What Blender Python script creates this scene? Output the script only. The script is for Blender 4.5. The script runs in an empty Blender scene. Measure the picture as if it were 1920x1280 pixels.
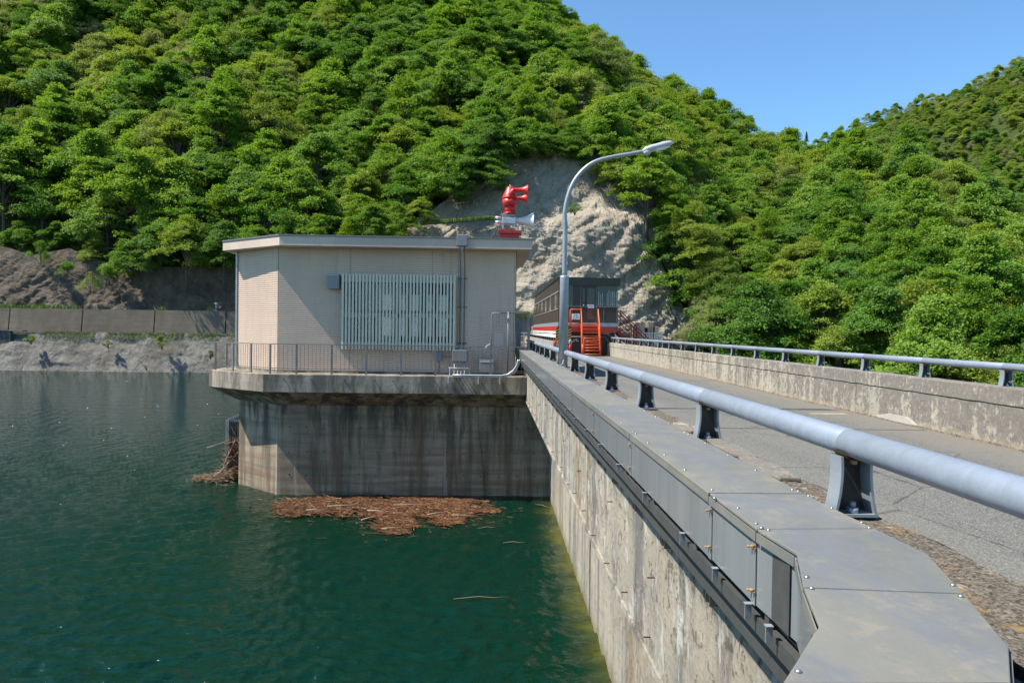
import bpy, math, random
import numpy as np
from mathutils import Vector, Matrix, noise
R = math.radians
random.seed(7); rng = np.random.default_rng(7)
sc = bpy.context.scene; col = sc.collection

# ------------------------------------------------------------------ camera
EYE = Vector((0, 0, 1.6)); F = 1350.0
yc = Vector((-38, 23, -F)).normalized()
zc = Vector((.0135, 1, 0)); zc = (zc - yc * zc.dot(yc)).normalized()
xc = yc.cross(zc)
C2W = Matrix((xc, yc, zc))            # rows = world axes in camera coordinates
cam = bpy.data.objects.new('camera', bpy.data.cameras.new('camera')); col.objects.link(cam)
cam.matrix_world = Matrix.Translation(EYE) @ C2W.to_4x4()
cam.data.sensor_width = 36; cam.data.lens = F / 1920 * 36
cam.data.clip_start = .05; cam.data.clip_end = 6000
sc.camera = cam
def ray(px, py): return C2W @ Vector((px - 960, 640 - py, -F))
def at(px, py, Y):                     # world point seen at a pixel of the photograph, Y metres along the dam
    r = ray(px, py); return EYE + r * (Y / r.y)
def onz(px, py, z):
    r = ray(px, py); return EYE + r * ((z - EYE.z) / r.z)
def project(p):
    q = C2W.transposed() @ (Vector(p) - EYE); return (960 - F * q.x / q.z, 640 + F * q.y / q.z, -q.z)

# ------------------------------------------------------------------ light
SUN = Vector((1, .14, -1.5)).normalized()   # direction the light travels
w = bpy.data.worlds.new("World"); sc.world = w; w.use_nodes = True
nt = w.node_tree; sky = nt.nodes.new('ShaderNodeTexSky'); sky.sky_type = 'NISHITA'; sky.sun_disc = False
to = -SUN
sky.sun_elevation = math.asin(to.z); sky.sun_rotation = math.atan2(to.x, to.y)
sky.altitude = 300; sky.air_density = 1.0; sky.dust_density = .15; sky.ozone_density = 4.0
bg = nt.nodes['Background']; bg.inputs[1].default_value = .11
tint = nt.nodes.new('ShaderNodeMix'); tint.data_type = 'RGBA'; tint.blend_type = 'MULTIPLY'; tint.inputs[0].default_value = 1
tint.inputs[7].default_value = (.76, .97, 1.02, 1)
nt.links.new(sky.outputs[0], tint.inputs[6]); nt.links.new(tint.outputs[2], bg.inputs[0])
sd = bpy.data.lights.new('sun', 'SUN'); sd.energy = 4.7; sd.angle = R(.53); sd.color = (1, .95, .85)
so = bpy.data.objects.new('sun', sd); col.objects.link(so); so.location = (-60, -5, 90)
so.rotation_euler = SUN.to_track_quat('-Z', 'Y').to_euler()
sc.view_settings.view_transform = 'Standard'; sc.view_settings.look = 'None'
sc.view_settings.exposure = 1.0; sc.view_settings.gamma = 1
sc.cycles.max_bounces = 6; sc.cycles.diffuse_bounces = 3; sc.cycles.glossy_bounces = 3
sc.cycles.transmission_bounces = 3; sc.cycles.transparent_max_bounces = 4
sc.cycles.use_denoising = True

# ------------------------------------------------------------------ materials
class NG:
    def __init__(s, name):
        s.m = bpy.data.materials.new(name); s.m.use_nodes = True
        s.t = s.m.node_tree; s.b = s.t.nodes['Principled BSDF']; s.out = s.t.nodes['Material Output']
        g = s.t.nodes.new('ShaderNodeNewGeometry'); s.geo = g; s.pos = g.outputs['Position']
    def link(s, a, b): s.t.links.new(a, b)
    def val(s, sock, v):
        if hasattr(v, 'is_output') or isinstance(v, bpy.types.NodeSocket): s.link(v, sock)
        else: sock.default_value = v
    def map(s, scale=(1, 1, 1), vec=None, rot=(0, 0, 0), loc=(0, 0, 0)):
        n = s.t.nodes.new('ShaderNodeMapping'); n.inputs['Scale'].default_value = scale; n.inputs['Rotation'].default_value = rot
        n.inputs['Location'].default_value = loc
        s.link(vec or s.pos, n.inputs[0]); return n.outputs[0]
    def noise(s, scale, detail=4, vec=None, rough=.55, dist=0):
        n = s.t.nodes.new('ShaderNodeTexNoise'); n.inputs['Scale'].default_value = scale
        n.inputs['Detail'].default_value = detail; n.inputs['Roughness'].default_value = rough; n.inputs['Distortion'].default_value = dist
        s.link(vec or s.pos, n.inputs['Vector']); return n.outputs['Fac']
    def vor(s, scale, vec=None, feat='F1', out='Distance'):
        n = s.t.nodes.new('ShaderNodeTexVoronoi'); n.feature = feat; n.inputs['Scale'].default_value = scale
        s.link(vec or s.pos, n.inputs['Vector']); return n.outputs[out]
    def ramp(s, fac, a, b, ca=0, cb=1):
        n = s.t.nodes.new('ShaderNodeMapRange'); n.inputs['From Min'].default_value = a; n.inputs['From Max'].default_value = b
        n.inputs['To Min'].default_value = ca; n.inputs['To Max'].default_value = cb; s.link(fac, n.inputs[0]); return n.outputs[0]
    def mix(s, fac, a, b, mode='MIX'):
        n = s.t.nodes.new('ShaderNodeMix'); n.data_type = 'RGBA'; n.blend_type = mode
        s.val(n.inputs[0], fac)
        for k, v in ((6, a), (7, b)):
            if isinstance(v, (tuple, list)): n.inputs[k].default_value = (*v[:3], 1)
            else: s.link(v, n.inputs[k])
        return n.outputs[2]
    def math(s, op, a, b=0.0):
        n = s.t.nodes.new('ShaderNodeMath'); n.operation = op; s.val(n.inputs[0], a); s.val(n.inputs[1], b); return n.outputs[0]
    def bump(s, h, dist=.02, strength=1, prev=None):
        n = s.t.nodes.new('ShaderNodeBump'); n.inputs['Distance'].default_value = dist; n.inputs['Strength'].default_value = strength
        s.link(h, n.inputs['Height'])
        if prev: s.link(prev, n.inputs['Normal'])
        return n.outputs[0]
    def sep(s):
        n = s.t.nodes.new('ShaderNodeSeparateXYZ'); s.link(s.pos, n.inputs[0]); return n.outputs
    def fin(s, color=None, rough=None, metal=None, bump=None, spec=None):
        if color is not None:
            if isinstance(color, (tuple, list)): s.b.inputs['Base Color'].default_value = (*color[:3], 1)
            else: s.link(color, s.b.inputs['Base Color'])
        if rough is not None: s.val(s.b.inputs['Roughness'], rough)
        if metal is not None: s.val(s.b.inputs['Metallic'], metal)
        if spec is not None: s.b.inputs['Specular IOR Level'].default_value = spec
        if bump is not None: s.link(bump, s.b.inputs['Normal'])
        return s.m

def concrete(name, light, dark, stain=.5, lo=.45, hi=.62, zs=.12, bands=0, sc_=1.6, bumpd=.006, warm=None, rust=0):
    n = NG(name)
    st = n.noise(sc_, 6, n.map((1, 1, zs)), .62)
    big = n.noise(.35, 5)
    fine = n.noise(28, 5, rough=.7)
    c = n.mix(n.ramp(big, .35, .65), light, tuple(x * .78 for x in light))
    if warm: c = n.mix(n.ramp(n.noise(.9, 4, n.map((1, 1, .3))), .5, .7), c, warm)
    c = n.mix(n.math('MULTIPLY', n.ramp(st, lo, hi), stain), c, dark)
    if bands:
        bd = n.noise(3.2, 3, n.map((.12, .12, 1.6)), .6)
        c = n.mix(n.math('MULTIPLY', n.ramp(bd, .45, .65), bands), c, dark)
    if rust:
        tp = n.noise(2.2, 7, n.map((1, 1, .22), loc=(4, 4, 1)), .7); c = n.mix(n.math('MULTIPLY', n.ramp(tp, .47, .57), n.ramp(n.sep()[2], -3.0, -1.2, 0, .8)), c, (.045, .038, .03))
        rb_ = n.noise(2.6, 4, n.map((.10, .10, 1.9), loc=(3, 1, 5)), .6); zlow = n.ramp(n.sep()[2], -2.2, -3.2)
        c = n.mix(n.math('MULTIPLY', n.math('MULTIPLY', n.ramp(rb_, .46, .6), zlow), rust), c, (.17, .085, .05))
        rv = n.noise(1.9, 5, n.map((1, 1, .07), loc=(7, 2, 5)), .6); c = n.mix(n.math('MULTIPLY', n.ramp(rv, .55, .66), rust), c, (.24, .15, .08))
        lv_ = n.noise(2.3, 4, n.map((1, 1, .04), loc=(1, 9, 5)), .5); c = n.mix(n.math('MULTIPLY', n.ramp(lv_, .62, .66), .45), c, (.45, .39, .31))
    c = n.mix(n.math('MULTIPLY', n.ramp(fine, .35, .75), .55), c, n.mix(1, c, (.55, .55, .55), 'MULTIPLY'))
    pits = n.ramp(n.noise(9, 8, rough=.75), .62, .7)
    c = n.mix(n.math('MULTIPLY', pits, .5), c, tuple(x * .6 for x in dark))
    b = n.bump(n.noise(22, 8, rough=.7), bumpd)
    return n.fin(c, .88, bump=b, spec=.3)

def metal(name, c, rough=.5, met=.3, var=.15, sc_=5, bumpd=.001):
    n = NG(name)
    v = n.noise(sc_, 6, rough=.65, dist=.6)
    cc = n.mix(n.ramp(v, .3, .7), c, tuple(x * (1 - var * 2) for x in c))
    sp = n.ramp(n.noise(60, 3), .6, .75)
    cc = n.mix(n.math('MULTIPLY', sp, var), cc, tuple(min(1, x * 1.5) for x in c))
    return n.fin(cc, n.ramp(v, .3, .7, rough * .85, min(1, rough * 1.15)), met, n.bump(n.noise(35, 4), bumpd))

def paint(name, c, rough=.45, var=.1, dirt=.15):
    n = NG(name)
    v = n.noise(3, 6, rough=.65)
    cc = n.mix(n.ramp(v, .35, .7, 0, var * 2), c, tuple(x * .6 for x in c))
    dt = n.noise(4, 5, n.map((3, 3, .4)))
    cc = n.mix(n.math('MULTIPLY', n.ramp(dt, .52, .7), dirt), cc, (.12, .09, .06))
    return n.fin(cc, rough)

M = {}
M['tower'] = concrete('tower_concrete', (.42, .325, .225), (.09, .070, .05), .75, .45, .6, .09, .4, 2.6, .01, (.24, .19, .13), .45)
M['slab'] = concrete('slab_concrete', (.42, .355, .275), (.07, .062, .052), .75, .42, .58, .25, .2, 2.2, .008, (.33, .27, .19))
# dam wall: pale lime-washed concrete, grey and ochre vertical streaks, spalled
def dam_mat():
    n = NG('dam_wall_concrete')
    a = n.noise(1.5, 7, n.map((1, 1, .10)), .66)
    b_ = n.noise(.8, 6, n.map((1, 1, .22), loc=(3, 7, 1)), .6)
    c = n.mix(n.ramp(n.noise(.5, 4), .35, .65), (.375, .325, .25), (.29, .262, .22))
    c = n.mix(n.math('MULTIPLY', n.ramp(a, .47, .57), .7), c, (.12, .113, .108))
    c = n.mix(n.math('MULTIPLY', n.ramp(b_, .53, .64), .6), c, (.24, .165, .09))
    w_ = n.ramp(n.noise(5, 8, n.map((1, 1, .45)), .72), .54, .60)
    c = n.mix(n.math('MULTIPLY', n.math('MULTIPLY', w_, .8), n.ramp(n.sep()[2], -1.3, -.5, .25, 1)), c, (.50, .48, .43))
    z0_ = n.sep()[2]
    sp = n.ramp(n.noise(7, 10, rough=.8), .55, .59)
    z = n.sep()[2]
    up = n.ramp(z, -.9, .3, .15, 1)
    c = n.mix(n.math('MULTIPLY', n.math('MULTIPLY', sp, up), .9), c, (.09, .078, .065))
    gs = n.noise(.9, 6, n.map((1, 1, .5), loc=(2, 5, 8)), .7)
    c = n.mix(n.math('MULTIPLY', n.ramp(gs, .55, .62), n.ramp(z0_, -1.2, .4, 0, .65)), c, (.13, .122, .118))
    wet = n.ramp(z, -4.25, -3.95, .75, 0)
    c = n.mix(wet, c, (.16, .14, .06))
    h = n.math('SUBTRACT', n.noise(14, 10, rough=.75), n.math('MULTIPLY', sp, .35))
    h2 = n.math('ADD', h, n.math('MULTIPLY', n.noise(60, 3, n.map((1, .06, 1))), .15))
    return n.fin(c, .9, bump=n.bump(h2, .03), spec=.25)
M['dam'] = dam_mat()
def parapet_mat():
    n = NG('parapet_peeling_concrete')
    c = n.mix(n.ramp(n.noise(.9, 4), .4, .6), (.36, .32, .255), (.31, .28, .23))
    z = n.sep()[2]
    p = n.noise(10, 10, n.map((1, .9, .7)), .82, .2)
    s = n.noise(3.5, 6, n.map((1, 1, .14)), .65)
    f = n.math('ADD', n.math('MULTIPLY', p, .62), n.math('MULTIPLY', s, .38))
    f = n.math('ADD', f, n.ramp(z, .0, .85, -.03, .012))
    f = n.math('ADD', f, n.ramp(n.sep()[1], 34, 8, -.03, .03))
    f2 = n.ramp(f, .470, .505)
    c = n.mix(n.math('MULTIPLY', f2, .85), c, n.mix(n.noise(6, 7, rough=.7), (.07, .063, .056), (.20, .18, .155)))
    fl_ = n.ramp(n.noise(19, 8, n.map((1, 1, .6)), .8), .55, .59, 0, .75)
    c = n.mix(fl_, c, n.mix(n.noise(2.5, 3), (.33, .30, .26), (.24, .215, .18)))
    wh = n.ramp(n.noise(4, 8, rough=.7), .62, .66)
    c = n.mix(n.math('MULTIPLY', wh, n.ramp(z, 0, .4, .8, .1)), c, (.36, .33, .28))
    base = n.ramp(z, .0, .12, .7, 0)
    c = n.mix(base, c, (.33, .27, .19))
    h = n.math('SUBTRACT', n.noise(16, 9, rough=.72), n.math('MULTIPLY', f2, .3))
    return n.fin(c, .92, bump=n.bump(h, .012), spec=.25)
M['parapet'] = parapet_mat()
def asphalt_mat():
    n = NG('asphalt')
    v = n.vor(105, out='Color'); v2 = n.vor(48)
    c = n.mix(n.ramp(v, .15, .85), (.035, .035, .033), (.27, .26, .235))
    c = n.mix(n.ramp(v2, .1, .6, .0, .45), c, (.08, .08, .075))
    x = n.sep()[0]
    g = n.noise(.6, 6, n.map((1.6, .12, 1)))
    c = n.mix(n.ramp(g, .42, .62, 0, .35), c, (.19, .178, .15))
    ck = n.vor(.42, n.map((1, 1, 1)), 'DISTANCE_TO_EDGE'); ck = n.math('ADD', ck, n.math('MULTIPLY', n.noise(6, 5), .03))
    c = n.mix(n.ramp(ck, .015, .022, .7, 0), c, (.04, .038, .035))
    edge = n.math('MULTIPLY', n.ramp(n.math('ADD', x, n.math('MULTIPLY', n.noise(1.3, 7), 2.2)), 7.3, 8.3), .85)
    c = n.mix(edge, c, n.mix(n.noise(9, 6, rough=.7), (.11, .10, .085), (.22, .20, .17)))
    return n.fin(c, .9, bump=n.bump(v, .003), spec=.2)
M['asphalt'] = asphalt_mat()
def strip_mat():
    n = NG('lichen_covered_kerb_concrete')
    v = n.noise(45, 6, rough=.85); v9 = n.vor(120, out='Color')
    v = n.math('ADD', n.math('MULTIPLY', v, .75), n.math('MULTIPLY', v9, .25))
    c = n.mix(n.ramp(v, .4, .62), (.05, .041, .032), (.20, .165, .13))
    c = n.mix(n.ramp(n.noise(3.5, 8, rough=.7), .56, .63, 0, .8), c, (.30, .18, .06))
    c = n.mix(n.ramp(n.noise(20, 7, n.map((1, .7, 1), loc=(4, 2, 0)), .75), .58, .63, 0, .6), c, (.36, .32, .28))
    return n.fin(c, .95, bump=n.bump(v, .008), spec=.2)
M['strip'] = strip_mat()
def shot_mat(name, la=(.42, .36, .285), lb=(.31, .265, .21), dk=(.075, .068, .06), brown=(.20, .155, .105), s=1.0):
    n = NG(name)
    a = n.noise(.22 * s, 8, n.map((1, 1, .8), rot=(0, .5, 0)), .62, .8)
    c = n.mix(n.ramp(a, .38, .62), la, lb)
    c = n.mix(n.ramp(n.noise(.35 * s, 7, n.map((1, 1, .5), loc=(9, 3, 2)), .65), .52, .68, 0, .7), c, brown)
    c = n.mix(n.ramp(n.noise(.9 * s, 9, n.map((1, 1, .35)), .7), .56, .68, 0, .65), c, dk)
    c = n.mix(n.ramp(n.noise(2.4 * s, 8, rough=.75), .55, .72, 0, .6), c, (.42, .385, .33))
    if name == 'sprayed_concrete':
        x = n.math('ADD', n.sep()[0], n.math('MULTIPLY', n.noise(.15, 6), 12))
        soil = n.mix(n.ramp(n.noise(.6, 8, n.map((1, 1, .6)), .7), .4, .62), (.175, .138, .102), (.09, .073, .058))
        c = n.mix(n.ramp(x, -22, -28), c, soil)
    cr = n.noise(.8 * s, 8, n.map((1.0, 1, .28), rot=(0, .85, 0)), .7, .6)
    c = n.mix(n.ramp(cr, .55, .66, 0, .45), c, dk)
    h = n.math('ADD', n.noise(1.8 * s, 12, n.map((1, 1, 1)), .72, .5), n.math('MULTIPLY', cr, -1.2))
    return n.fin(c, .95, bump=n.bump(h, .4), spec=.15)
M['shot'] = shot_mat('sprayed_concrete')
M['bankshot'] = shot_mat('grey_sprayed_concrete', (.245, .228, .198), (.15, .14, .125), (.05, .048, .046), (.17, .145, .105), 1.3)
M['retain'] = concrete('retaining_wall_concrete', (.235, .185, .135), (.12, .097, .075), .6, .42, .62, .5, .5, .8, .02)
M['blockwall'] = concrete('stained_wall_concrete', (.26, .26, .25), (.06, .06, .06), .85, .42, .56, .12, .2, .9, .02)
M['galv'] = metal('galvanised_steel', (.30, .33, .36), .48, .35, .10, 7)
M['galvrail'] = metal('galvanised_rail_steel', (.27, .31, .37), .45, .25, .13, 11)
M['steeldark'] = metal('dark_steel', (.045, .045, .043), .55, .3, .2)
M['post_in'] = metal('cast_steel_post', (.30, .33, .37), .6, .3, .15)
M['duct_top'] = None
def duct_top():
    n = NG('weathered_steel_cover')
    a = n.noise(1.6, 7, n.map((1, .5, 1)), .6, .8)
    c = n.mix(n.ramp(a, .35, .65), (.165, .16, .135), (.205, .19, .155))
    c = n.mix(n.ramp(n.noise(3, 9, n.map((1, .35, 1)), .72), .47, .56, 0, .8), c, (.145, .149, .158))
    c = n.mix(n.ramp(n.noise(7, 9, rough=.78), .52, .62, 0, .6), c, (.25, .215, .155))
    c = n.mix(n.ramp(n.noise(2.2, 6, n.map((1, 1, 1), loc=(5, 1, 0)), .7, 1.5), .5, .6, 0, .4), c, (.13, .132, .128))
    c = n.mix(n.ramp(n.noise(70, 4, rough=.7), .35, .65, 0, .18), c, (.2, .2, .2))
    return n.fin(c, n.ramp(a, .3, .7, .42, .6), .12, n.bump(n.noise(3, 5), .01))
M['duct_top'] = duct_top()
def duct_side():
    n = NG('smooth_steel_fascia')
    v = n.noise(3, 7, n.map((1, 2, .15)), .65)
    c = n.mix(n.ramp(v, .35, .65), (.27, .285, .29), (.21, .22, .225))
    c = n.mix(n.ramp(n.noise(45, 5, rough=.8), .68, .76, 0, .6), c, (.4, .4, .38))
    return n.fin(c, n.ramp(v, .3, .7, .14, .22), .25, n.bump(n.noise(1.2, 3), .004))
M['duct_side'] = duct_side()
M['strut'] = metal('dull_steel_strut', (.13, .13, .125), .5, .5, .2)
M['rust'] = paint('rusty_brass', (.34, .21, .10), .7, .5, .3)
M['rustbar'] = paint('rusted_bar', (.13, .05, .03), .85, .3, .3)
M['screw'] = metal('bright_screw', (.36, .355, .33), .35, .8, .05)
M['siding'] = None
def siding():
    n = NG('beige_corrugated_siding')
    v = n.noise(.7, 6, n.map((1, 1, .25)), .6)
    c = n.mix(n.ramp(v, .35, .68), (.63, .475, .365), (.555, .42, .325))
    c = n.mix(n.ramp(n.noise(6, 5, n.map((1, 1, .15))), .55, .75, 0, .35), c, (.33, .28, .23))
    return n.fin(c, .6, spec=.3)
M['siding'] = siding()
M['fascia'] = concrete('roof_fascia_render', (.68, .54, .44), (.5, .4, .335), .4, .5, .56, .8, 0, .9, .002)
M['flash'] = metal('roof_flashing', (.16, .165, .16), .5, .3, .1)
M['grille'] = paint('grey_green_louvre_paint', (.62, .57, .445), .5, .1, .08)
M['frame'] = paint('window_frame_grey', (.14, .155, .155), .5, .1, .1)
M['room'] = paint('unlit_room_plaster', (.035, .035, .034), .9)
M['railp'] = metal('railing_steel', (.20, .19, .18), .5, .3, .15)
M['boxg'] = paint('grey_box_paint', (.23, .225, .22), .45, .08, .15)
M['boxb'] = paint('blue_grey_box_paint', (.17, .20, .26), .45)
M['cond'] = metal('zinc_conduit', (.50, .51, .52), .4, .4, .1)
M['condd'] = metal('painted_conduit', (.12, .125, .125), .5, .2, .1)
M['red'] = paint('siren_red_paint', (.60, .022, .018), .36, .3, .15)
M['dred'] = paint('deep_red_paint', (.34, .018, .015), .45, .1, .1)
M['horn'] = paint('white_horn_enamel', (.66, .65, .66), .3, .08, .08)
M['doorred'] = paint('brown_red_paint', (.11, .035, .022), .5)
M['orange'] = paint('orange_steel_paint', (.78, .11, .018), .42, .15, .08)
M['gred'] = paint('vermilion_girder_paint', (.60, .05, .018), .5, .2, .15)
M['sred'] = paint('red_oxide_paint', (.42, .035, .022), .5, .15, .15)
M['brownm'] = paint('dark_brown_cladding', (.048, .031, .020), .5, .25, .1)
M['black'] = paint('black_roof_edge', (.010, .011, .012), .38, .2, .02)
M['signw'] = paint('white_sign_plate', (.72, .70, .70), .5, .05, .05)
M['ink'] = paint('sign_ink', (.09, .08, .10), .7)
M['yellow'] = paint('yellow_paint', (.62, .36, .02), .5)
M['mortar'] = paint('pale_mortar', (.30, .28, .24), .9, .3, .2)
M['white'] = paint('white_paint', (.75, .74, .72), .5, .1, .1)
M['lampg'] = paint('lamp_head_grey', (.42, .43, .45), .4, .1, .1)
M['cable'] = paint('black_cable', (.012, .012, .012), .5)
M['bark'] = paint('tree_bark', (.11, .09, .07), .9, .4, .1)
M['deadwood'] = paint('bleached_wood', (.26, .20, .14), .85, .3, .1)
def glass():
    n = NG('window_glass')
    n.b.inputs['Roughness'].default_value = .03
    tr = n.t.nodes.new('ShaderNodeBsdfTransparent'); tr.inputs[0].default_value = (.86, .89, .88, 1)
    gl = n.t.nodes.new('ShaderNodeBsdfGlossy'); gl.inputs['Roughness'].default_value = .02
    fr = n.t.nodes.new('ShaderNodeFresnel'); fr.inputs[0].default_value = 1.5
    mx = n.t.nodes.new('ShaderNodeMixShader')
    n.link(fr.outputs[0], mx.inputs[0]); n.link(tr.outputs[0], mx.inputs[1]); n.link(gl.outputs[0], mx.inputs[2])
    n.link(mx.outputs[0], n.out.inputs['Surface']); return n.m
M['glass'] = glass()
def frost():
    n = NG('frosted_glass'); t = n.t.nodes.new('ShaderNodeBsdfTranslucent'); t.inputs[0].default_value = (.93, .93, .88, 1)
    tr = n.t.nodes.new('ShaderNodeBsdfTransparent'); mx = n.t.nodes.new('ShaderNodeMixShader')
    n.link(n.ramp(n.noise(1.4, 4), .42, .58, .15, .75), mx.inputs[0]); n.link(t.outputs[0], mx.inputs[1]); n.link(tr.outputs[0], mx.inputs[2])
    n.link(mx.outputs[0], n.out.inputs['Surface']); return n.m
M['frost'] = frost()
def tinted():
    n = NG('dark_tinted_glass'); v = n.noise(2, 3)
    return n.fin((.012, .014, .014), .06, 0, n.bump(v, .004))
M['tint'] = tinted()
def water():
    n = NG('reservoir_water')
    x, y, z = n.sep()
    b1 = n.noise(.62, 4, n.map((1.0, 2.0, 1), rot=(0, 0, .25)), .5, .6)
    b2 = n.noise(2.5, 4, n.map((1.0, 2.1, 1), rot=(0, 0, -.22)), .55, .8)
    b4 = n.noise(7.0, 3, n.map((1.0, 1.8, 1), rot=(0, 0, .1)), .5, .5)
    b3 = n.noise(.11, 4, n.map((1, 1.5, 1)))
    far_ = n.ramp(y, 18, 50, .12, 1)
    h = n.math('ADD', n.math('MULTIPLY', n.math('ADD', n.math('MULTIPLY', b1, .5), n.math('MULTIPLY', b2, .40)), far_), n.math('MULTIPLY', b4, .04))
    base = n.mix(n.ramp(n.noise(.05, 4), .35, .65), (.0006, .0165, .0078), (.0008, .0165, .0110))
    nw = n.math('ADD', x, n.math('MULTIPLY', n.math('SUBTRACT', b1, .5), 1.2))
    nearw = n.ramp(nw, 1.3, 2.15, 0, 1)
    nearw = n.math('POWER', nearw, 2.2)
    base = n.mix(n.math('MULTIPLY', nearw, .85), base, (.07, .07, .012))
    n.b.inputs['IOR'].default_value = 1.333
    return n.fin(base, .03, 0, n.bump(h, .7), spec=.45)
M['water'] = water()
def ground_mat():
    n = NG('forest_floor'); v = n.noise(.5, 8, rough=.7)
    c = n.mix(n.ramp(v, .4, .65), (.035, .065, .014), (.055, .055, .028)); return n.fin(c, .95, bump=n.bump(n.noise(1.5, 8), .4), spec=.1)
M['ground'] = ground_mat()
def grassm():
    n = NG('grass'); v = n.noise(3, 5)
    c = n.mix(n.ramp(v, .4, .65), (.15, .23, .04), (.24, .23, .09))
    return n.fin(c, .8, spec=.2)
M['grass'] = grassm()
def debris(nm='floating_litter', k=1.0):
    n = NG(nm)
    r = n.geo.outputs['Random Per Island']
    c = n.mix(n.ramp(r, 0, .7), (.055, .025, .012), (.165, .075, .034))
    c = n.mix(n.ramp(r, .88, 1, 0, 1), c, (.30, .20, .12))
    if k != 1: c = n.mix(.6, c, (.22, .16, .11))
    return n.fin(c, .85, spec=.2)
M['debris'] = debris()
M['debris2'] = debris('dry_branches', .5)
def leafm(name, a, b, tl=.46, pale=0):
    n = NG(name)
    oi = n.t.nodes.new('ShaderNodeObjectInfo')
    r = n.geo.outputs['Random Per Island']
    c = n.mix(n.ramp(oi.outputs['Random'], .1, .9), a, b)
    c = n.mix(n.ramp(r, .0, 1, 0, .4), c, n.mix(1, c, (.5, .6, .5), 'MULTIPLY'))
    c = n.mix(n.ramp(r, .8, 1, 0, .3), c, tuple(min(1, x * 1.6 + pale) for x in a))
    n.fin(c, .6, spec=.25)
    t = n.t.nodes.new('ShaderNodeBsdfTranslucent')
    n.link(n.mix(1, c, (1.25, 1.15, .5), 'MULTIPLY'), t.inputs[0])
    mx = n.t.nodes.new('ShaderNodeMixShader'); mx.inputs[0].default_value = tl
    n.link(n.b.outputs[0], mx.inputs[1]); n.link(t.outputs[0], mx.inputs[2])
    n.link(mx.outputs[0], n.out.inputs['Surface']); return n.m
LEAF = {
 'bright': leafm('bright_green_leaves', (.155, .285, .034), (.200, .320, .044)),
 'fresh': leafm('yellow_green_leaves', (.225, .320, .048), (.265, .340, .062)),
 'deep': leafm('deep_green_leaves', (.102, .215, .034), (.132, .250, .040)),
 'olive': leafm('olive_leaves', (.178, .260, .058), (.220, .280, .075)),
 'pale': leafm('pale_blossoming_leaves', (.23, .27, .12), (.29, .30, .16), pale=.15),
 'fir': leafm('needle_leaves', (.035, .095, .026), (.05, .12, .03), .15)}

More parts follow.
